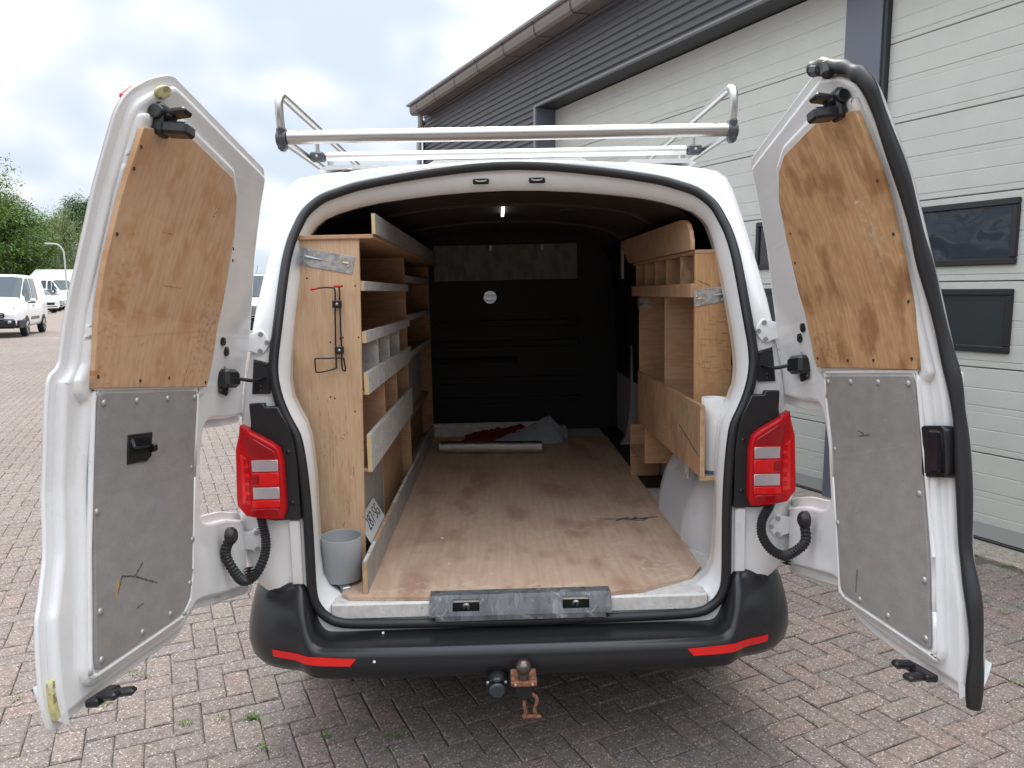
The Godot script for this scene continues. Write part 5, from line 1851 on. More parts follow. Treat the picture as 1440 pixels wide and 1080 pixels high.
func build_left_shelf() -> void:
	var u := thing("wooden_shelving", "tall plywood shelving along the left side of the van, with trays of small compartments", "shelving", VAN)
	var s := st0()
	# end panel facing the doors
	prism(s, v2([-0.528, 1.797, -0.56, 0.588, -0.80, 0.588, -0.80, 1.62, -0.775, 1.797]), xy_plane(-0.215), 0.015)
	var ep := put("end_panel", s, M.ply_end_left, u)
	fit_uv(ep, Rect2(-0.80, 0.588, 0.275, 1.21))
	s = st0()
	for q in [Vector2(-0.60, 1.455), Vector2(-0.61, 1.453), Vector2(-0.645, 1.44), Vector2(-0.545, 1.455), Vector2(-0.548, 1.635), Vector2(-0.715, 1.665), Vector2(-0.57, 1.19), Vector2(-0.655, 1.245), Vector2(-0.64, 1.24)]:
		dome(s, Vector3(q.x, q.y, -0.2), Vector3(0, 0, 1), 0.0035, 0.001, 7)
	put("nail_hole", s, M.dark_screw, u)
	board("top_board", Vector3(-0.80, 1.797, -2.95), Vector3(-0.478, 1.811, -0.19), M.ply_board, u)
	board("top_lip", Vector3(-0.481, 1.8115, -2.72), Vector3(-0.468, 1.882, -0.195), M.board_grey, u)
	board("lip_edge", Vector3(-0.4805, 1.812, -0.1945), Vector3(-0.469, 1.8815, -0.1925), M.pine, u, 0.0)
	# first bay: shelves with a lip each; the two lower ones are trays with dividers
	for q in [[1.618, 1.652], [1.433, 1.474], [1.248, 1.328], [0.966, 1.104]]:
		board("shelf_board", Vector3(-0.80, q[0], -1.525), Vector3(-0.5365, q[0] + 0.012, -0.217), M.ply_board, u)
		board("shelf_lip", Vector3(-0.536, q[0], -1.535), Vector3(-0.520, q[1], -0.2155), M.board_white, u)
		board("lip_edge", Vector3(-0.5355, q[0] + 0.0005, -0.215), Vector3(-0.5205, q[1] - 0.0005, -0.2125), M.pine, u, 0.0)
	for z in [-0.577, -0.892, -1.229]:
		board("divider", Vector3(-0.80, 1.262, z - 0.006), Vector3(-0.538, 1.432, z + 0.006), M.board_white, u)
	for z in [-0.696, -1.091]:
		board("divider", Vector3(-0.80, 0.98, z - 0.006), Vector3(-0.538, 1.247, z + 0.006), M.ply_board, u)
	board("back_panel", Vector3(-0.815, 0.6, -2.95), Vector3(-0.803, 1.79, -0.22), M.ply_board, u)
	board("lower_panel", Vector3(-0.60, 0.588, -0.848), Vector3(-0.588, 0.965, -0.217), M.board_grey, u)
	board("lower_panel", Vector3(-0.602, 0.588, -1.50), Vector3(-0.584, 0.965, -0.852), M.ply_board, u)
	board("partition", Vector3(-0.80, 0.588, -1.548), Vector3(-0.537, 1.796, -1.536), M.ply_board, u)
	# second bay, deeper in
	for q in [[1.668, 1.705], [1.458, 1.49], [1.250, 1.285]]:
		board("shelf_board", Vector3(-0.80, q[0], -2.93), Vector3(-0.552, q[0] + 0.012, -1.55), M.ply_board, u)
		board("shelf_lip", Vector3(-0.5515, q[0], -2.935), Vector3(-0.538, q[1], -1.55), M.board_white, u)
	board("white_panel", Vector3(-0.616, 0.90, -2.80), Vector3(-0.604, 1.249, -2.02), M.board_white, u)
	board("low_shelf", Vector3(-0.80, 0.888, -2.93), Vector3(-0.56, 0.90, -1.55), M.ply_board, u)
	board("low_front", Vector3(-0.63, 0.588, -2.93), Vector3(-0.618, 0.887, -1.95), M.ply_board, u)
	board("partition", Vector3(-0.80, 0.588, -1.75), Vector3(-0.57, 0.887, -1.738), M.ply_board, u)
	board("partition", Vector3(-0.80, 0.588, -2.962), Vector3(-0.54, 1.796, -2.95), M.ply_board, u)
	nail_plate(u, Transform3D(Basis(Vector3(0, 0, 1), -0.205), Vector3(-0.638, 1.723, -0.1985)), 0.178, 0.062)
	# wire holder screwed to the end panel
	var w := thing("wire_holder", "black wire holder with two red tips, screwed to the left shelf end", "wire holder", VAN)
	s = st0()
	var z := -0.188
	tube(s, smooth_path([Vector3(-0.676, 1.628, z + 0.035), Vector3(-0.655, 1.631, z + 0.02), Vector3(-0.626, 1.630, z), Vector3(-0.617, 1.618, z), Vector3(-0.620, 1.55, z), Vector3(-0.624, 1.445, z), Vector3(-0.626, 1.36, z), Vector3(-0.628, 1.349, z + 0.003), Vector3(-0.66, 1.341, z + 0.025), Vector3(-0.686, 1.339, z + 0.03), Vector3(-0.691, 1.345, z + 0.03), Vector3(-0.692, 1.38, z + 0.03), Vector3(-0.686, 1.387, z + 0.03), Vector3(-0.65, 1.386, z + 0.02), Vector3(-0.60, 1.386, z + 0.02), Vector3(-0.594, 1.38, z + 0.02), Vector3(-0.592, 1.345, z + 0.01), Vector3(-0.596, 1.34, z + 0.006), Vector3(-0.606, 1.35, z), Vector3(-0.604, 1.42, z), Vector3(-0.604, 1.5, z), Vector3(-0.602, 1.6, z), Vector3(-0.602, 1.628, z), Vector3(-0.596, 1.634, z + 0.01), Vector3(-0.585, 1.635, z + 0.03)], 4), 0.0028, 8)
	put("wire", s, M.wire, w)
	for q in [[Vector3(-0.690, 1.626, z + 0.045), Vector3(-0.672, 1.6285, z + 0.032)], [Vector3(-0.615, 1.6345, z + 0.03), Vector3(-0.588, 1.635, z + 0.03)]]:
		s = st0()
		cyl(s, q[0], q[1], 0.0048, 10, 0.002)
		put("red_tip", s, M.red_cap, w)
	for y in [1.573, 1.412]:
		s = st0()
		cbox(s, Vector3(0.032, 0.026, 0.008), 0.002, Transform3D(Basis.IDENTITY, Vector3(-0.612, y, z + 0.002)))
		put("clip", s, M.black_plastic, w)
		s = st0()
		dome(s, Vector3(-0.612, y, z + 0.006), Vector3(0, 0, 1), 0.0055, 0.003, 10)
		put("screw", s, M.screw, w)

# lays a texture over a face as 0..1 across the rectangle r of its (x, y)
func fit_uv(o: MeshInstance3D, r: Rect2) -> void:
	var a := (o.mesh as ArrayMesh).surface_get_arrays(0)
	var v: PackedVector3Array = a[Mesh.ARRAY_VERTEX]
	var uv := PackedVector2Array()
	for p in v:
		uv.append(Vector2((p.x - r.position.x) / r.size.x, 1.0 - (p.y - r.position.y) / r.size.y))
	a[Mesh.ARRAY_TEX_UV] = uv
	var m := ArrayMesh.new()
	m.add_surface_from_arrays(Mesh.PRIMITIVE_TRIANGLES, a)
	o.mesh = m

func fit_uv_zy(o: MeshInstance3D, z0: float, z1: float, y0: float, y1: float) -> void:
	var a := (o.mesh as ArrayMesh).surface_get_arrays(0)
	var v: PackedVector3Array = a[Mesh.ARRAY_VERTEX]
	var uv := PackedVector2Array()
	for p in v:
		uv.append(Vector2((p.z - z0) / (z1 - z0), (p.y - y0) / (y1 - y0)))
	a[Mesh.ARRAY_TEX_UV] = uv
	var m := ArrayMesh.new()
	m.add_surface_from_arrays(Mesh.PRIMITIVE_TRIANGLES, a)
	o.mesh = m

func build_right_shelf() -> void:
	var u := thing("wooden_shelving", "short plywood shelving on the right side of the van, above the white wheel arch", "shelving", VAN)
	var s := st0()
	prism(s, v2([0.664, 1.724, 0.666, 0.945, 0.80, 0.945, 0.80, 1.55, 0.785, 1.724]), xy_plane(-0.285), 0.015)
	var ep := put("end_panel", s, M.ply_end_right, u)
	fit_uv(ep, Rect2(0.66, 0.945, 0.14, 0.78))
	board("top_board", Vector3(0.664, 1.7245, -1.50), Vector3(0.81, 1.738, -0.268), M.ply_board, u)
	s = st0()
	prism(s, v2([-0.272, 1.7385, -0.276, 1.775, -0.29, 1.805, -0.325, 1.835, -0.37, 1.851, -0.42, 1.857, -1.76, 1.868, -1.76, 1.83, -1.52, 1.7385]), zy_plane(0.648), 0.015)
	put("fascia", s, M.ply_board, u)
	s = st0()
	span(s, Vector3(0.6485, 1.7395, -0.2715), Vector3(0.6625, 1.775, -0.2700), 0.0)
	put("fascia_edge", s, M.ply_edge, u)
	board("small_trim", Vector3(0.65, 1.66, -1.80), Vector3(0.664, 1.865, -1.77), M.board_grey, u)
	for z in [-0.50, -0.745, -0.965, -1.19, -1.43]:
		board("divider", Vector3(0.668, 1.58, z - 0.005), Vector3(0.81, 1.724, z + 0.005), M.ply_board if z < -0.6 else M.ply_edge, u)
	board("shelf_board", Vector3(0.668, 1.567, -1.46), Vector3(0.815, 1.579, -0.287), M.ply_board, u)
	board("shelf_lip", Vector3(0.650, 1.567, -1.46), Vector3(0.667, 1.617, -0.272), M.ply_board, u)
	board("upright", Vector3(0.668, 0.95, -0.778), Vector3(0.82, 1.566, -0.766), M.ply_board, u)
	board("upright", Vector3(0.662, 0.95, -1.326), Vector3(0.82, 1.566, -1.312), M.ply_board, u)
	board("back_panel", Vector3(0.822, 0.95, -1.45), Vector3(0.828, 1.73, -0.29), M.ply_board, u)
	var tf := board("tray_front", Vector3(0.640, 0.943, -1.24), Vector3(0.657, 1.197, -0.097), M.ply_tray, u)
	fit_uv_zy(tf, -1.24, -0.097, 1.197, 0.943)
	board("tray_edge", Vector3(0.6405, 0.944, -0.0965), Vector3(0.6565, 1.196, -0.0945), M.ply_edge, u, 0.0)
	board("tray_base", Vector3(0.658, 0.931, -1.24), Vector3(0.80, 0.9445, -0.10), M.ply_board, u)
	board("tray_base_edge", Vector3(0.6405, 0.931, -0.0995), Vector3(0.798, 0.9425, -0.0975), M.ply_edge, u, 0.0)
	board("cubby_side", Vector3(0.655, 0.76, -1.152), Vector3(0.82, 0.93, -1.14), M.ply_board, u)
	board("cubby_base", Vector3(0.655, 0.748, -1.55), Vector3(0.82, 0.7595, -1.138), M.ply_board, u)
	board("cubby_side", Vector3(0.66, 0.58, -1.572), Vector3(0.82, 0.87, -1.56), M.ply_board, u)
	nail_plate(u, Transform3D(Basis(Vector3(0, 0, 1), 0.145) * Basis(Vector3.UP, 0.0), Vector3(0.718, 1.571, -0.2685)) * Transform3D(Basis(Vector3(-1, 0, 0), Vector3(0, -1, 0), Vector3(0, 0, 1)), Vector3.ZERO), 0.115, 0.058)
	nail_plate(u, Transform3D(Basis(Vector3(0, 0, 1), 0.1), Vector3(0.69, 1.53, -1.309)), 0.07, 0.06)

func build_cargo() -> void:
	# plywood sheet on the load floor
	var s := st0()
	var fp := v2([-0.612, -0.03, -0.58, 0.004, -0.30, 0.024, 0.297, 0.026, 0.42, 0.008, 0.615, -0.10, 0.672, -0.185, 0.690, -0.9, 0.692, -2.685, -0.56, -2.90, -0.545, -1.4])
	prism(s, fp, xz_plane(0.573), 0.0125)
	var f := put("plywood_floor", s, M.ply_floor, self, VAN)
	var a := (f.mesh as ArrayMesh).surface_get_arrays(0)
	var v: PackedVector3Array = a[Mesh.ARRAY_VERTEX]
	var uv := PackedVector2Array()
	for p in v:
		uv.append(Vector2((p.x + 0.62) / 1.32, 1.0 + (p.z - 0.03) / 2.75 + (p.y - 0.5855) * 2.0))
	a[Mesh.ARRAY_TEX_UV] = uv
	var am := ArrayMesh.new()
	am.add_surface_from_arrays(Mesh.PRIMITIVE_TRIANGLES, a)
	f.mesh = am
	tag(f, "worn plywood sheet covering the load floor of the van", "floor board")
	# kick board on edge along the left
	s = st0()
	prism(s, v2([-0.024, 0.587, -0.022, 0.696, -0.6, 0.694, -1.4, 0.690, -2.75, 0.684, -2.88, 0.587]), zy_plane(-0.537), 0.016)
	var kb := Node3D.new()
	kb.name = "kick_board"
	add_child(kb)
	kb.transform = VAN
	tag(kb, "long grey board on edge along the left shelf, its top edge chipped", "board")
	put("face", s, M.board_grey, kb)
	s = st0()
	span(s, Vector3(-0.5365, 0.588, -0.0235), Vector3(-0.5215, 0.6955, -0.0215), 0.0)
	put("end_grain", s, M.ply_edge, kb)
	# chipped paint and bare wood along the top edge
	var k := 0.0
	var z := -0.03
	while z > -1.75:
		var l := rng.randf_range(0.04, 0.16)
		s = st0()
		cbox(s, Vector3(rng.randf_range(0.009, 0.0155), 0.002, l), 0.0007, Transform3D(Basis.IDENTITY, Vector3(-0.529 + rng.randf_range(-0.001, 0.001), lerpf(0.697, 0.690, -z / 1.4) + 0.0004, z - l / 2)))
		put("chip", s, M.board_white if rng.randf() < 0.62 else M.ply_edge, kb)
		z -= l + rng.randf_range(0.004, 0.03)
	# white plank across the front of the bay
	s = st0()
	span(s, Vector3(-0.53, 0.587, -2.80), Vector3(0.23, 0.682, -2.782), 0.002)
	var pk := put("white_plank", s, M.board_white, self, VAN)
	tag(pk, "white plank on edge at the far end of the load floor", "plank")
	# number plate leaning behind the kick board
	var np := thing("number_plate", "white plate with black characters, leaning behind the grey kick board", "number plate", VAN)
	var up := (Vector3(-0.582, 0.776, -0.3) - Vector3(-0.5385, 0.698, -0.3)).normalized()
	var along := Vector3(0, 0, -1)
	var nrm := along.cross(up)
	var pt := Transform3D(Basis(along, up, nrm), Vector3(-0.5605, 0.737, -0.385))
	s = st0()
	cbox(s, Vector3(0.335, 0.092, 0.0015), 0.0005, pt)
	put("plate", s, M.plate, np)
	var tm := TextMesh.new()
	var font := SystemFont.new()
	font.font_names = PackedStringArray(["Droid Sans"])
	font.font_weight = 500
	tm.font = font
	tm.font_size = 64
	tm.pixel_size = 0.00105
	tm.depth = 0.0012
	tm.text = "287·SG"
	put_mesh("lettering", tm, M.ink, np, pt * Transform3D(Basis.IDENTITY.scaled(Vector3(1.15, 1.0, 1.0)), Vector3(0.025, 0.004, 0.0012)))
	# grey bucket in the corner
	var bu := thing("grey_bucket", "cut-off grey plastic pipe used as a bucket, in the left rear corner", "bucket", VAN * Transform3D(Basis(Vector3(0, 0, 1), -0.02) * Basis(Vector3.RIGHT, 0.03), Vector3(-0.63, 0.600, -0.135)))
	s = st0()
	var ir := []
	for q in [[0.0, 0.002], [0.066, 0.002], [0.0695, 0.006], [0.0715, 0.156], [0.0705, 0.158], [0.069, 0.158], [0.068, 0.155], [0.066, 0.008], [0.0, 0.006]]:
		var ring := PackedVector3Array()
		for j in 40:
			var an := TAU * j / 40
			ring.append(Vector3(cos(an) * q[0], q[1], sin(an) * q[0]))
		ir.append(ring)
	loft(s, ir, true, 0)
	put("pipe", s, M.bucket, bu)
	s = st0()
	dome(s, Vector3(0.02, 0.10, -0.064), Vector3(-0.2, 0, 1).normalized(), 0.004, 0.002, 8)
	put("drill_hole", s, M.hole, bu)
	s = st0()
	cbox(s, Vector3(0.03, 0.012, 0.05), 0.003, Transform3D(Basis(Vector3.UP, 0.5), Vector3(0.018, -0.008, 0.055)))
	put("support", s, M.galv, bu)
	# roll of white paper standing in the right tray
	var pr := thing("paper_roll", "white roll standing upright in the tray of the right shelf", "roll", VAN * Transform3D(Basis.IDENTITY, Vector3(0.706, 0.945, -0.165)))
	s = st0()
	var rr := []
	for q in [[0.0405, 0.012], [0.0415, 0.014], [0.0415, 0.268], [0.0408, 0.2695], [0.0385, 0.2695], [0.037, 0.267], [0.037, 0.03]]:
		var ring := PackedVector3Array()
		for j in 36:
			var an := TAU * j / 36
			ring.append(Vector3(cos(an) * q[0], q[1], sin(an) * q[0]))
		rr.append(ring)
	loft(s, rr, true, 0)
	put("roll", s, M.paper, pr)
	s = st0()
	cyl(s, Vector3(0, 0.0, 0), Vector3(0, 0.0118, 0), 0.040, 30, 0.001)
	put("blue_cap", s, M.blue, pr)
	# foil roll lying across the floor
	var fr := thing("foil_roll", "silver foil roll lying on the load floor in front of the grey cloth", "roll", VAN * Transform3D(Basis(Vector3.UP, -0.11), Vector3(-0.115, 0.6265, -2.21)))
	s = st0()
	var path := PackedVector3Array()
	var rad := []
	for i in 41:
		path.append(Vector3(-0.325 + 0.65 * i / 40.0, rng.randf_range(-0.001, 0.001), rng.randf_range(-0.001, 0.001)))
		rad.append(0.039 + rng.randf_range(-0.0014, 0.0012))
	tube(s, path, rad, 26)
	put("foil", s, M.foil, fr)
	for x in [-0.3262, 0.3262]:
		s = st0()
		cyl(s, Vector3(x - 0.0012, 0, 0), Vector3(x + 0.0012, 0, 0), 0.018, 16)
		put("core_end", s, M.hole, fr)
	# crumpled cloth and a red cloth under it
	var cl := thing("grey_cloth", "crumpled grey cloth bag heaped at the far end of the load floor", "cloth bag", VAN)
	s = st0()
	put("cloth", heap([[-0.10, 0.592, 0.02, 0.06], [0.0, 0.64, 0.05, 0.08], [0.10, 0.672, 0.08, 0.10], [0.19, 0.712, 0.10, 0.12], [0.25, 0.752, 0.11, 0.12], [0.30, 0.762, 0.12, 0.11], [0.335, 0.72, 0.13, 0.10], [0.37, 0.66, 0.12, 0.09], [0.385, 0.60, 0.11, 0.07]], -2.56, 3), M.cloth_grey, cl)
	s = st0()
	cbox(s, Vector3(0.05, 0.09, 0.10), 0.012, Transform3D(Basis(Vector3(0, 0, 1), 0.1), Vector3(0.385, 0.632, -2.62)))
	put("folded_edge", s, M.cloth_grey, cl)
	var rc := thing("red_cloth", "dark red cloth spread flat, half under the grey cloth bag", "cloth", VAN)
	put("cloth", heap([[-0.30, 0.60, 0.06, 0.12], [-0.22, 0.63, 0.10, 0.15], [-0.12, 0.652, 0.12, 0.16], [0.0, 0.66, 0.12, 0.15], [0.08, 0.672, 0.10, 0.13], [0.15, 0.655, 0.06, 0.10]], -2.70, 8), M.cloth_red, rc)
	# loose scraps on the floor sheet
	for q in [[0.055, -0.045, 0.02, M.ply_edge, "small torn scrap of brown card on the floor sheet near the sill"], [-0.30, -0.58, 0.014, M.paper, "small white scrap on the floor sheet beside the kick board"], [-0.255, -0.28, 0.008, M.paper, "tiny white crumb on the floor sheet near the bucket"]]:
		s = st0()
		prism(s, v2([0, 0, q[2], 0.002, q[2] * 0.8, q[2] * 0.6, q[2] * 0.2, q[2] * 0.9]), xz_plane(0.0), 0.0015)
		var sc := put("scrap", s, q[3], self, VAN * Transform3D(Basis(Vector3.UP, q[0] * 9.0), Vector3(q[0], 0.5858, q[1])))
		sc.name = numbered("paper_scrap")
		tag(sc, q[4], "scrap")

# a heap of cloth: stations along x with ridge height, half depth at the floor
func heap(stations: Array, zc: float, sd: int) -> SurfaceTool:
	var s := st0()
	var n := noise(sd, 9.0, 2)
	var rings := []
	for i in (stations.size() - 1) * 4 + 1:
		var t := i / 4.0
		var a: Array = stations[int(t)]
		var b: Array = stations[mini(int(t) + 1, stations.size() - 1)]
		var k := t - int(t)
		var x := lerpf(a[0], b[0], k)
		var top := lerpf(a[1], b[1], k)
		var d := lerpf(a[3], b[3], k)
		var ring := PackedVector3Array()
		for j in 15:
			var u := j / 14.0 * 2.0 - 1.0
			var h := 0.587 + (top - 0.587) * pow(maxf(1.0 - absf(u), 0.0), 0.75)
			var w := n.get_noise_3d(x * 1.3, u * 0.5, 0.0)
			ring.append(Vector3(x + n.get_noise_2d(u * 1.2, x) * 0.018, maxf(0.5875, h + w * 0.022), zc + u * d + n.get_noise_2d(x, u + 4.0) * 0.02))
		rings.append(ring)
	loft(s, rings, false, 0)
	return s

# =====================================================================================
# background: parked vehicles, shed, lamp post, trees, weeds
# =====================================================================================
# stations: [z, sill, belt, roof, half width low, half width belt, half width roof]; front at the largest z
func body_rings(st: Array) -> Array:
	var rings := []
	for q in st:
		var ring := PackedVector3Array()
		var half := [Vector2(0.0, q[1]), Vector2(q[4] * 0.86, q[1]), Vector2(q[4] * 0.97, q[1] + 0.05), Vector2(q[4], q[1] + 0.16), Vector2(q[5], lerpf(q[1], q[2], 0.55)), Vector2(q[5] * 0.995, q[2] - 0.05), Vector2(q[5] * 0.975, q[2]), Vector2(lerpf(q[5], q[6], 0.5), lerpf(q[2], q[3], 0.5)), Vector2(q[6], q[3] - 0.09), Vector2(q[6] * 0.93, q[3] - 0.025), Vector2(q[6] * 0.6, q[3] - 0.003), Vector2(0.0, q[3])]
		for p in half:
			ring.append(Vector3(p.x, p.y, q[0]))
		for i in range(half.size() - 2, 0, -1):
			ring.append(Vector3(-half[i].x, half[i].y, q[0]))
		rings.append(ring)
	return rings

# a window over part of the body's skin between two stations: fractions along z, ring places j0..j1
func glass_patch(rings: Array, i: int, z0: float, z1: float, j0: int, j1: int, lift: float, tuck := 0.12) -> SurfaceTool:
	var s := st0()
	s.set_smooth_group(0)
	var a: PackedVector3Array = rings[i]
	var b: PackedVector3Array = rings[i + 1]
	var c := Vector3(0, 1.0, (a[0].z + b[0].z) / 2)
	var cols := []
	for j in range(j0, j1 + 1):
		cols.append(float(j))
	cols[0] = j0 + tuck
	cols[-1] = j1 - tuck
	var rows := []
	for zz in [z0, (z0 + z1) / 2, z1]:
		var r := PackedVector3Array()
		for t in cols:
			var k := int(floor(t))
			var f: float = t - k
			var m := a.size()
			var pa := a[k % m].lerp(a[(k + 1) % m], f)
			var pb := b[k % m].lerp(b[(k + 1) % m], f)
			var p := pa.lerp(pb, zz)
			var o := Vector3(p.x, (p.y - 1.0) * 0.6, 0.0).normalized()
			r.append(p + o * lift + Vector3(0, 0, lift * 0.5))
		rows.append(r)
	loft(s, rows, false, 0)
	return s

func wheels_of(v: Node3D, w: float, r: float, zs: Array) -> void:
	for z in zs:
		for side in [-1.0, 1.0]:
			var p := pivot("wheel", v, Transform3D(Basis.IDENTITY, Vector3(side * w, r, z)))
			var s := st0()
			cyl(s, Vector3(-0.11, 0, 0), Vector3(0.11, 0, 0), r, 28, 0.03)
			put("tyre", s, M.tyre, p)
			s = st0()
			tube(s, PackedVector3Array([Vector3(-0.112, 0, 0), Vector3(-0.114, 0, 0), Vector3(0.114, 0, 0), Vector3(0.112, 0, 0)]), [r * 0.66, r * 0.62, r * 0.62, r * 0.66], 20)
			put("rim", s, M.rim, p)
			s = st0()
			for k in 5:
				var a := TAU * k / 5
				cbox(s, Vector3(0.012, 0.05, r * 0.5), 0.004, Transform3D(Basis(Vector3.RIGHT, a), Vector3(side * 0.115, 0, 0) + Basis(Vector3.RIGHT, a) * Vector3(0, 0, r * 0.36)))
			put("wheel_slot", s, M.tyre, p)
			s = st0()
			s.set_smooth_group(-1)
			var arch := PackedVector3Array()
			for k in 15:
				var a := PI * k / 14
				arch.append(Vector3(side * 0.10, 0.02 + sin(a) * r * 1.2, cos(a) * r * 1.25))
			for k in 14:
				tri(s, Vector3(side * 0.10, 0, 0), arch[k], arch[k + 1])
			put("wheel_arch", s, M.black_matte, p)

func make_van(called: String, label: String, paint: Material, t: Transform3D) -> Node3D:
	var v := thing(called, label, "van", t)
	var st := [[-2.45, 0.42, 1.25, 2.12, 0.94, 0.98, 0.80], [-2.40, 0.36, 1.26, 2.22, 0.96, 1.0, 0.84], [-1.0, 0.34, 1.27, 2.30, 0.98, 1.02, 0.86], [0.35, 0.34, 1.27, 2.32, 0.98, 1.02, 0.86], [0.85, 0.34, 1.27, 2.27, 0.98, 1.02, 0.84], [1.72, 0.34, 1.25, 1.40, 0.98, 1.0, 0.84], [2.2, 0.34, 1.12, 1.22, 0.97, 0.98, 0.80], [2.46, 0.36, 0.98, 1.05, 0.92, 0.93, 0.70], [2.56, 0.40, 0.80, 0.86, 0.84, 0.84, 0.62]]
	var rings := body_rings(st)
	var s := st0()
	loft(s, rings, true, 0)
	fan(s, rings[0], -1)
	fan(s, rings[-1], -1)
	put("body", s, paint, v)
	# windscreen over the sloping top of stations 4..5
	put("windscreen", glass_patch(rings, 4, 0.06, 0.93, 8, 14, 0.012, 0.25), M.glass_car, v)
	for side in [0, 1]:
		var w := pivot("side_window", v)
		var j0 := 6 if side == 0 else 14
		put("pane", glass_patch(rings, 4, 0.02, 0.62, j0, j0 + 2, 0.012), M.glass_car, w)
		put("pane", glass_patch(rings, 3, 0.12, 0.9, j0, j0 + 2, 0.012), M.glass_car, w)
		put("rear_pane", glass_patch(rings, 2, 0.25, 0.93, j0, j0 + 2, 0.012), M.glass_car, w)
	wheels_of(v, 0.90, 0.345, [-1.52, 1.58])
	for side in [-1.0, 1.0]:
		s = st0()
		cbox(s, Vector3(0.20, 0.13, 0.12), 0.04, Transform3D(Basis.IDENTITY, Vector3(side * 1.16, 1.34, 1.18)))
		put("mirror", s, paint, v)
		s = st0()
		cbox(s, Vector3(0.24, 0.05, 0.11), 0.015, Transform3D(Basis.IDENTITY, Vector3(side * 1.12, 1.25, 1.18)))
		put("mirror_arm", s, M.black_plastic, v)
		s = st0()
		var hl := v2([0.50, 0.80, 0.84, 0.86, 0.93, 1.00, 0.90, 1.10, 0.78, 1.04, 0.55, 0.90])
		prism(s, hl if side > 0 else mirrored(hl), Transform3D(Basis(Vector3(0.93, 0, -0.36 * side), Vector3.UP, Vector3(0.36 * side, 0, 0.93)), Vector3(side * -0.06, 0.0, 2.64)), 0.03)
		put("headlight", s, M.headlamp, v)
		s = st0()
		cbox(s, Vector3(0.02, 0.11, 1.5), 0.005, Transform3D(Basis.IDENTITY, Vector3(side * 1.0, 0.66, 0.1)))
		put("side_strip", s, M.black_plastic, v)
		s = st0()
		cbox(s, Vector3(0.03, 0.05, 0.16), 0.008, Transform3D(Basis.IDENTITY, Vector3(side * 1.02, 1.12, 0.45)))
		put("door_handle", s, M.black_plastic, v)
		s = st0()
		cbox(s, Vector3(0.22, 0.10, 0.06), 0.02, Transform3D(Basis(Vector3.UP, side * 0.5), Vector3(side * 0.70, 0.56, 2.60)))
		put("fog_lamp", s, M.headlamp, v)
	s = st0()
	cbox(s, Vector3(1.66, 0.36, 0.30), 0.08, Transform3D(Basis.IDENTITY, Vector3(0, 0.50, 2.48)))
	for side in [-1.0, 1.0]:
		cbox(s, Vector3(0.2, 0.34, 0.62), 0.06, Transform3D(Basis(Vector3.UP, side * -0.25), Vector3(side * 0.90, 0.50, 2.22)))
	put("front_bumper", s, M.black_plastic, v)
	s = st0()
	cbox(s, Vector3(0.98, 0.20, 0.08), 0.04, Transform3D(Basis.IDENTITY, Vector3(0, 0.80, 2.58)))
	put("grille", s, M.black_gloss, v)
	for y in [0.76, 0.84]:
		s = st0()
		cbox(s, Vector3(0.9, 0.018, 0.02), 0.005, Transform3D(Basis.IDENTITY, Vector3(0, y, 2.625)))
		put("grille_bar", s, M.rim, v)
	s = st0()
	cyl(s, Vector3(0, 0.93, 2.52), Vector3(0, 0.93, 2.61), 0.085, 20, 0.01)
	put("round_badge", s, M.rim, v)
	s = st0()
	tube(s, PackedVector3Array([Vector3(0.3, 2.3, 0.2), Vector3(0.34, 2.62, -0.02)]), 0.008, 6)
	put("aerial", s, M.black_plastic, v)
	return v

func make_car(called: String, label: String, paint: Material, t: Transform3D, tall: float, cat := "car") -> Node3D:
	var v := thing(called, label, cat, t)
	var st := [[-2.0, 0.40, 0.92, 1.0, 0.80, 0.82, 0.6], [-1.9, 0.30, 0.96, 1.2 * tall, 0.86, 0.88, 0.62], [-1.3, 0.26, 0.97, 1.46 * tall, 0.89, 0.90, 0.66], [0.0, 0.25, 0.96, 1.52 * tall, 0.89, 0.90, 0.67], [0.35, 0.25, 0.96, 1.46 * tall, 0.89, 0.90, 0.66], [1.15, 0.25, 0.93, 1.04, 0.89, 0.89, 0.68], [1.8, 0.27, 0.80, 0.88, 0.86, 0.86, 0.64], [2.05, 0.30, 0.66, 0.72, 0.76, 0.76, 0.56]]
	var rings := body_rings(st)
	var s := st0()
	loft(s, rings, true, 0)
	fan(s, rings[0], -1)
	fan(s, rings[-1], -1)
	put("body", s, paint, v)
	put("windscreen", glass_patch(rings, 4, 0.05, 0.95, 8, 14, 0.012, 0.25), M.glass_car, v)
	for j0 in [6, 14]:
		put("side_window", glass_patch(rings, 3, 0.05, 0.95, j0, j0 + 2, 0.012), M.glass_car, v)
		put("side_window", glass_patch(rings, 2, 0.05, 0.95, j0, j0 + 2, 0.012), M.glass_car, v)
		put("side_window", glass_patch(rings, 4, 0.0, 0.55, j0, j0 + 2, 0.012), M.glass_car, v)
	wheels_of(v, 0.80, 0.31, [-1.25, 1.32])
	for side in [-1.0, 1.0]:
		s = st0()
		cbox(s, Vector3(0.34, 0.13, 0.20), 0.04, Transform3D(Basis(Vector3.UP, side * 0.55), Vector3(side * 0.62, 0.66, 1.88)))
		put("headlight", s, M.headlamp, v)
	s = st0()
	cbox(s, Vector3(0.9, 0.16, 0.1), 0.03, Transform3D(Basis.IDENTITY, Vector3(0, 0.56, 2.03)))
	cbox(s, Vector3(1.3, 0.12, 0.1), 0.03, Transform3D(Basis.IDENTITY, Vector3(0, 0.38, 2.0)))
	put("grille", s, M.black_gloss, v)
	return v

func facing(p: Vector3, deg: float) -> Transform3D:
	return Transform3D(Basis(Vector3.UP, deg_to_rad(deg)), p)

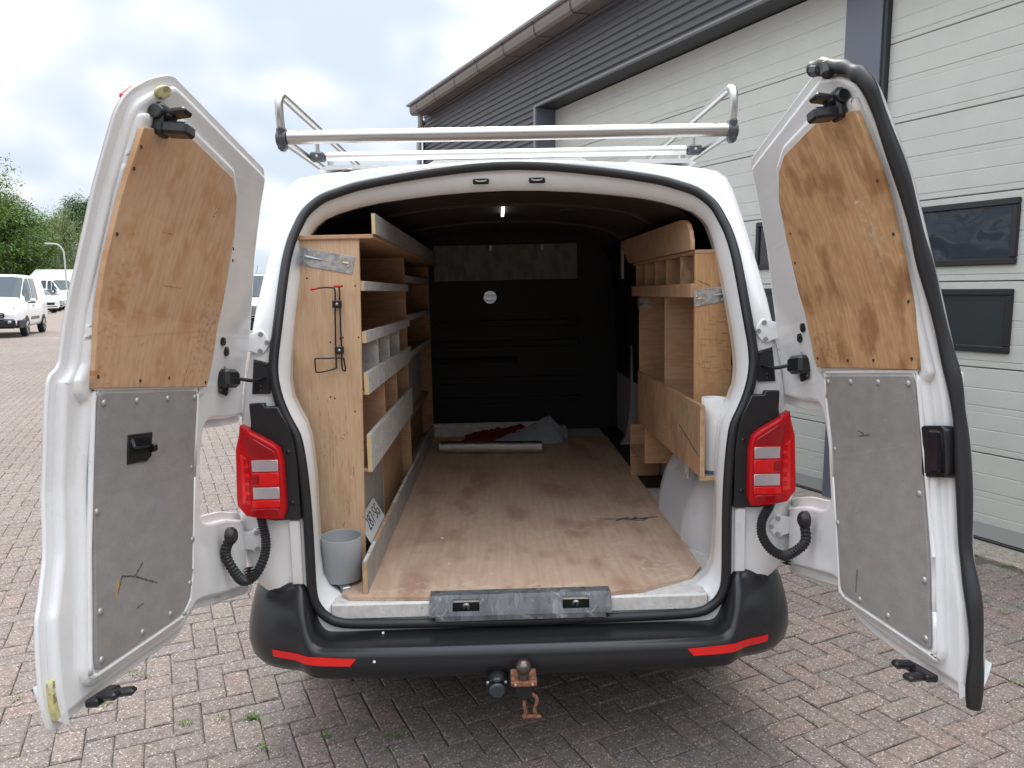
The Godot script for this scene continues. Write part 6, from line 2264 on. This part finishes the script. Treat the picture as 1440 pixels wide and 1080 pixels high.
func build_vehicles() -> void:
	make_van("parked_van", "white crew van with side windows and black bumper, parked nearest on the far left", M.car_white, facing(Vector3(-19.25, 0, -27.1), 21.0))
	make_van("parked_van", "dark grey van seen in the gap between the left rear door and the white van", M.car_dark, facing(Vector3(-9.35, 0, -25.8), 16.0))
	make_van("parked_van", "tall white van standing behind the row of parked cars", M.car_white, facing(Vector3(-44.2, 0, -73.0), 74.0) * Transform3D(Basis.from_scale(Vector3(1.15, 1.3, 1.15)), Vector3.ZERO))
	var paints := [M.car_white, M.car_silver, M.car_white, M.car_silver, M.car_red, M.car_dark]
	var words := ["white parked car nearest in the row beyond the crew van", "silver parked car second in the row beyond the crew van", "white parked car third in the row beyond the crew van", "silver parked car fourth in the row, beside a red car", "red parked car fifth in the row, before a dark car", "dark parked car last in the row, next to the left door's edge"]
	for i in 6:
		var k := i / 5.0
		var p := Vector3(-36.6, 0, -59.0).lerp(Vector3(-51.2, 0, -88.0), k)
		var c := make_car("parked_car", words[i], paints[i], facing(p + Vector3(-2.0, 0, -0.6), 62.0) * Transform3D(Basis.from_scale(Vector3.ONE * 1.35), Vector3.ZERO), 1.0)
		c.set_meta("group", "cars parked in a row across the yard")

func build_yard_details() -> void:
	# unseen hall added behind the viewer to darken the load bay
	var hall := thing("added_hall", "long dark hall added unseen behind the viewer to block low sky light", "building", Transform3D(Basis(Vector3.UP, deg_to_rad(4.0)), Vector3(-2.0, 0, 20.0)))
	var hs := st0()
	span(hs, Vector3(-34, 0, 0.05), Vector3(30, 6.4, 14), 0.0)
	put("wall", hs, M.clad_dark, hall)
	hs = st0()
	var hp := PackedVector2Array()
	for i in 41:
		var y := 0.2 + i * 0.15
		hp.append_array(PackedVector2Array([Vector2(0.04, y), Vector2(0.04, y + 0.05), Vector2(0.0, y + 0.08), Vector2(0.0, y + 0.13)]))
	extrude_x(hs, hp, -34, 30)
	put("cladding", hs, M.clad, hall)
	hs = st0()
	span(hs, Vector3(-34.3, 6.35, -0.3), Vector3(30.3, 6.6, 14.3), 0.02)
	put("roof", hs, M.trim, hall)
	for k in 7:
		hs = st0()
		span(hs, Vector3(-30 + k * 8.6, 0.1, -0.06), Vector3(-25.5 + k * 8.6, 4.2, -0.02), 0.01)
		put("roller_door", hs, M.gutter, hall)
	# low shed with a pale sheet roof
	var sh := thing("low_shed", "low brick shed with a pale sheet roof behind the parked vehicles", "shed", facing(Vector3(-58.0, 0, -96.0), 12.0))
	var s := st0()
	span(s, Vector3(-1.2, 0, -4), Vector3(20, 2.9, 4), 0.0)
	put("wall", s, M.wall_brick, sh)
	s = st0()
	prism(s, v2([-4.6, 2.75, 0.0, 4.5, 4.6, 2.75, 4.6, 2.87, 0.0, 4.65, -4.6, 2.87]), Transform3D(Basis(Vector3(0, 0, 1), Vector3.UP, Vector3(1, 0, 0)), Vector3(-1.5, 0, 0)), 21.8)
	put("roof", s, M.roof_sheet, sh)
	s = st0()
	span(s, Vector3(3.0, 0.1, 4.0), Vector3(6.0, 2.3, 4.06), 0.0)
	put("door", s, M.black_matte, sh)
	s = st0()
	cbox(s, Vector3(1.6, 0.03, 0.6), 0.0, Transform3D(Basis(Vector3.RIGHT, 0.364), Vector3(1.4, 4.13, 1.2)))
	put("rust_patch", s, M.rust, sh)
	# street lamp with a curved arm
	var la := thing("street_lamp", "pale street lamp with a curved arm in front of the weeping birch", "street lamp", Transform3D(Basis.IDENTITY, Vector3(-27.2, 0, -45.4)))
	s = st0()
	tube(s, smooth_path([Vector3(0, 0, 0), Vector3(0, 2, 0), Vector3(0, 3.7, 0), Vector3(-0.05, 4.25, 0.02), Vector3(-0.25, 4.58, 0.1), Vector3(-0.5, 4.66, 0.2)], 5), 0.05, 8)
	put("pole", s, M.pole, la)
	s = st0()
	cbox(s, Vector3(0.5, 0.10, 0.2), 0.03, Transform3D(Basis(Vector3.UP, 0.35), Vector3(-0.7, 4.66, 0.28)))
	put("lamp_head", s, M.pole, la)
	# weeds and moss in the joints
	var blades := st0()
	for k in 14:
		var a := rng.randf() * TAU
		var d := Vector3(cos(a), 0, sin(a))
		var l := rng.randf_range(0.008, 0.02)
		var w := d.cross(Vector3.UP) * 0.0025
		var b := d * rng.randf() * 0.012
		tri(blades, b - w, b + w, b + d * l + Vector3(0, rng.randf_range(0.004, 0.014), 0))
	var bm := mesh_of(blades)
	var mm := MultiMesh.new()
	mm.transform_format = MultiMesh.TRANSFORM_3D
	mm.mesh = bm
	var at := []
	for c in [[-1.638, -0.341], [-3.719, -3.244], [-1.114, -0.230], [-0.913, -0.040], [-1.000, -0.228], [-0.723, -0.107], [-0.464, -0.093], [-1.602, -0.558], [-2.017, -0.375], [2.443, -1.221], [2.048, -0.402], [2.444, -1.074], [-1.260, -0.196], [2.859, -1.898], [2.927, -1.717], [-1.049, -0.238]]:
		at.append(Vector3(c[0], 0.0, c[1]))
	mm.instance_count = at.size() * 4
	for i in mm.instance_count:
		var p: Vector3 = at[i / 4] + Vector3(rng.randf_range(-0.03, 0.03), -0.004, rng.randf_range(-0.012, 0.012))
		mm.set_instance_transform(i, Transform3D(Basis(Vector3.UP, rng.randf() * TAU).scaled(Vector3.ONE * rng.randf_range(0.6, 1.5)), p))
	var mi := MultiMeshInstance3D.new()
	mi.name = "weeds"
	mi.multimesh = mm
	mi.material_override = M.weed
	mi.set_meta("kind", "stuff")
	mi.set_meta("label", "small green weeds growing in the paving joints")
	mi.set_meta("category", "weeds")
	add_child(mi)

# a clump of leaf-sized faces
func leaf_clump(n: int, size: float, spread: float, droop: float) -> ArrayMesh:
	var s := st0()
	s.set_smooth_group(-1)
	for k in n:
		var c := Vector3(rng.randf_range(-1, 1), rng.randf_range(-1, 1), rng.randf_range(-1, 1)) * spread
		c.y -= absf(rng.randf()) * droop
		var b := Basis.from_euler(Vector3(rng.randf_range(-1.2, 1.2), rng.randf() * TAU, rng.randf_range(-1, 1)))
		var l := size * rng.randf_range(0.6, 1.3)
		var w := l * 0.42
		tri(s, c + b * Vector3(-w, 0, 0), c + b * Vector3(0, 0, l), c + b * Vector3(w, 0, 0))
		tri(s, c + b * Vector3(-w, 0, 0), c + b * Vector3(w, 0, 0), c + b * Vector3(0, 0, -l))
	return mesh_of(s)

func tree(called: String, label: String, at: Vector3, height: float, radius: float, base: float, lobes: int, leaves: int, tone: Color, clump: ArrayMesh, bark: Material, droopy: bool, sd: int) -> void:
	var t := thing(called, label, "tree", Transform3D(Basis.IDENTITY, at))
	var r := RandomNumberGenerator.new()
	r.seed = sd
	var s := st0()
	var top := height * 0.82
	tube(s, smooth_path([Vector3.ZERO, Vector3(r.randf_range(-0.2, 0.2), height * 0.3, 0), Vector3(r.randf_range(-0.4, 0.4), height * 0.6, r.randf_range(-0.3, 0.3)), Vector3(0, top, 0)], 4), [0.5, 0.46, 0.43, 0.4, 0.37, 0.34, 0.3, 0.27, 0.23, 0.18, 0.13, 0.09, 0.05], 8)
	put("trunk", s, bark, t)
	var centres := []
	for i in lobes:
		var y := lerpf(base, height * 0.93, (i + r.randf()) / lobes)
		var f := (y - base) / (height - base)
		var rr := radius * (0.55 + 0.6 * sin(PI * clampf(0.15 + 0.8 * f, 0, 1))) * (1.0 - 0.45 * f * f)
		var a := r.randf() * TAU
		var q := sqrt(r.randf()) * rr
		centres.append([Vector3(cos(a) * q, y, sin(a) * q), radius * r.randf_range(0.22, 0.42)])
		if i % 3 == 0:
			s = st0()
			var e: Vector3 = centres[-1][0]
			var st := Vector3(0, maxf(base * 0.6, y * 0.7), 0)
			tube(s, smooth_path([st, st.lerp(e, 0.5) + Vector3(0, 0.3, 0), e], 3), [0.12, 0.1, 0.085, 0.07, 0.055, 0.04, 0.02], 6)
			put("limb", s, bark, t)
	var base_arr := clump.surface_get_arrays(0)
	var bv: PackedVector3Array = base_arr[Mesh.ARRAY_VERTEX]
	var bn: PackedVector3Array = base_arr[Mesh.ARRAY_NORMAL]
	var vs := PackedVector3Array()
	var ns := PackedVector3Array()
	var cs := PackedColorArray()
	for i in leaves:
		var c: Array = centres[r.randi() % centres.size()]
		var d := Vector3(r.randfn(), r.randfn() * 0.8, r.randfn()).normalized() * pow(r.randf(), 0.38)
		var p: Vector3 = c[0] + d * c[1]
		if droopy:
			p.y -= r.randf() * height * 0.24
			p.y = maxf(p.y, 0.8)
		var sc := r.randf_range(0.7, 1.4) * height / 12.5
		var turn := Basis(Vector3.UP, r.randf() * TAU)
		var bs := turn.scaled(Vector3(sc * (0.5 if droopy else 1.0), sc * (1.7 if droopy else 0.9), sc * (0.5 if droopy else 1.0)))
		vs.append_array(Transform3D(bs, p) * bv)
		ns.append_array(Transform3D(turn, Vector3.ZERO) * bn)
		var v := r.randf_range(0.6, 1.35)
		var one := PackedColorArray()
		one.resize(bv.size())
		one.fill(Color(tone.r * v * r.randf_range(0.85, 1.2), tone.g * v, tone.b * v * r.randf_range(0.7, 1.2)))
		cs.append_array(one)
	var arr := []
	arr.resize(Mesh.ARRAY_MAX)
	arr[Mesh.ARRAY_VERTEX] = vs
	arr[Mesh.ARRAY_NORMAL] = ns
	arr[Mesh.ARRAY_COLOR] = cs
	var am := ArrayMesh.new()
	am.add_surface_from_arrays(Mesh.PRIMITIVE_TRIANGLES, arr)
	put_mesh("crown", am, M.leaf, t)

func build_trees() -> void:
	var broad := leaf_clump(11, 0.12, 0.42, 0.1)
	var weeping := leaf_clump(11, 0.08, 0.3, 0.5)
	tree("broad_tree", "big bright green broadleaf tree behind the white crew van", Vector3(-73.5, 0, -97.0), 20.5, 11.5, 1.6, 90, 10500, Color(0.10, 0.18, 0.035), broad, M.bark, false, 3)
	tree("broad_tree", "smaller green tree at the foot of the big broadleaf tree", Vector3(-66.0, 0, -100.0), 14.5, 6.0, 1.0, 40, 4500, Color(0.09, 0.16, 0.035), broad, M.bark, false, 5)
	tree("birch_tree", "pale weeping birch between the broadleaf tree and the dark tree", Vector3(-66.5, 0, -113.0), 15.6, 4.4, 2.4, 40, 4500, Color(0.20, 0.26, 0.11), weeping, M.bark_birch, true, 7)
	tree("dark_tree", "dark green tree beside the edge of the left rear door", Vector3(-65.0, 0, -121.0), 17.2, 6.6, 2.0, 46, 5500, Color(0.06, 0.12, 0.035), broad, M.bark, false, 9)
	tree("dark_tree", "second dark green tree, hidden mostly behind the left rear door", Vector3(-58.0, 0, -124.0), 14.0, 6.0, 2.0, 30, 2600, Color(0.07, 0.13, 0.04), broad, M.bark, false, 13)
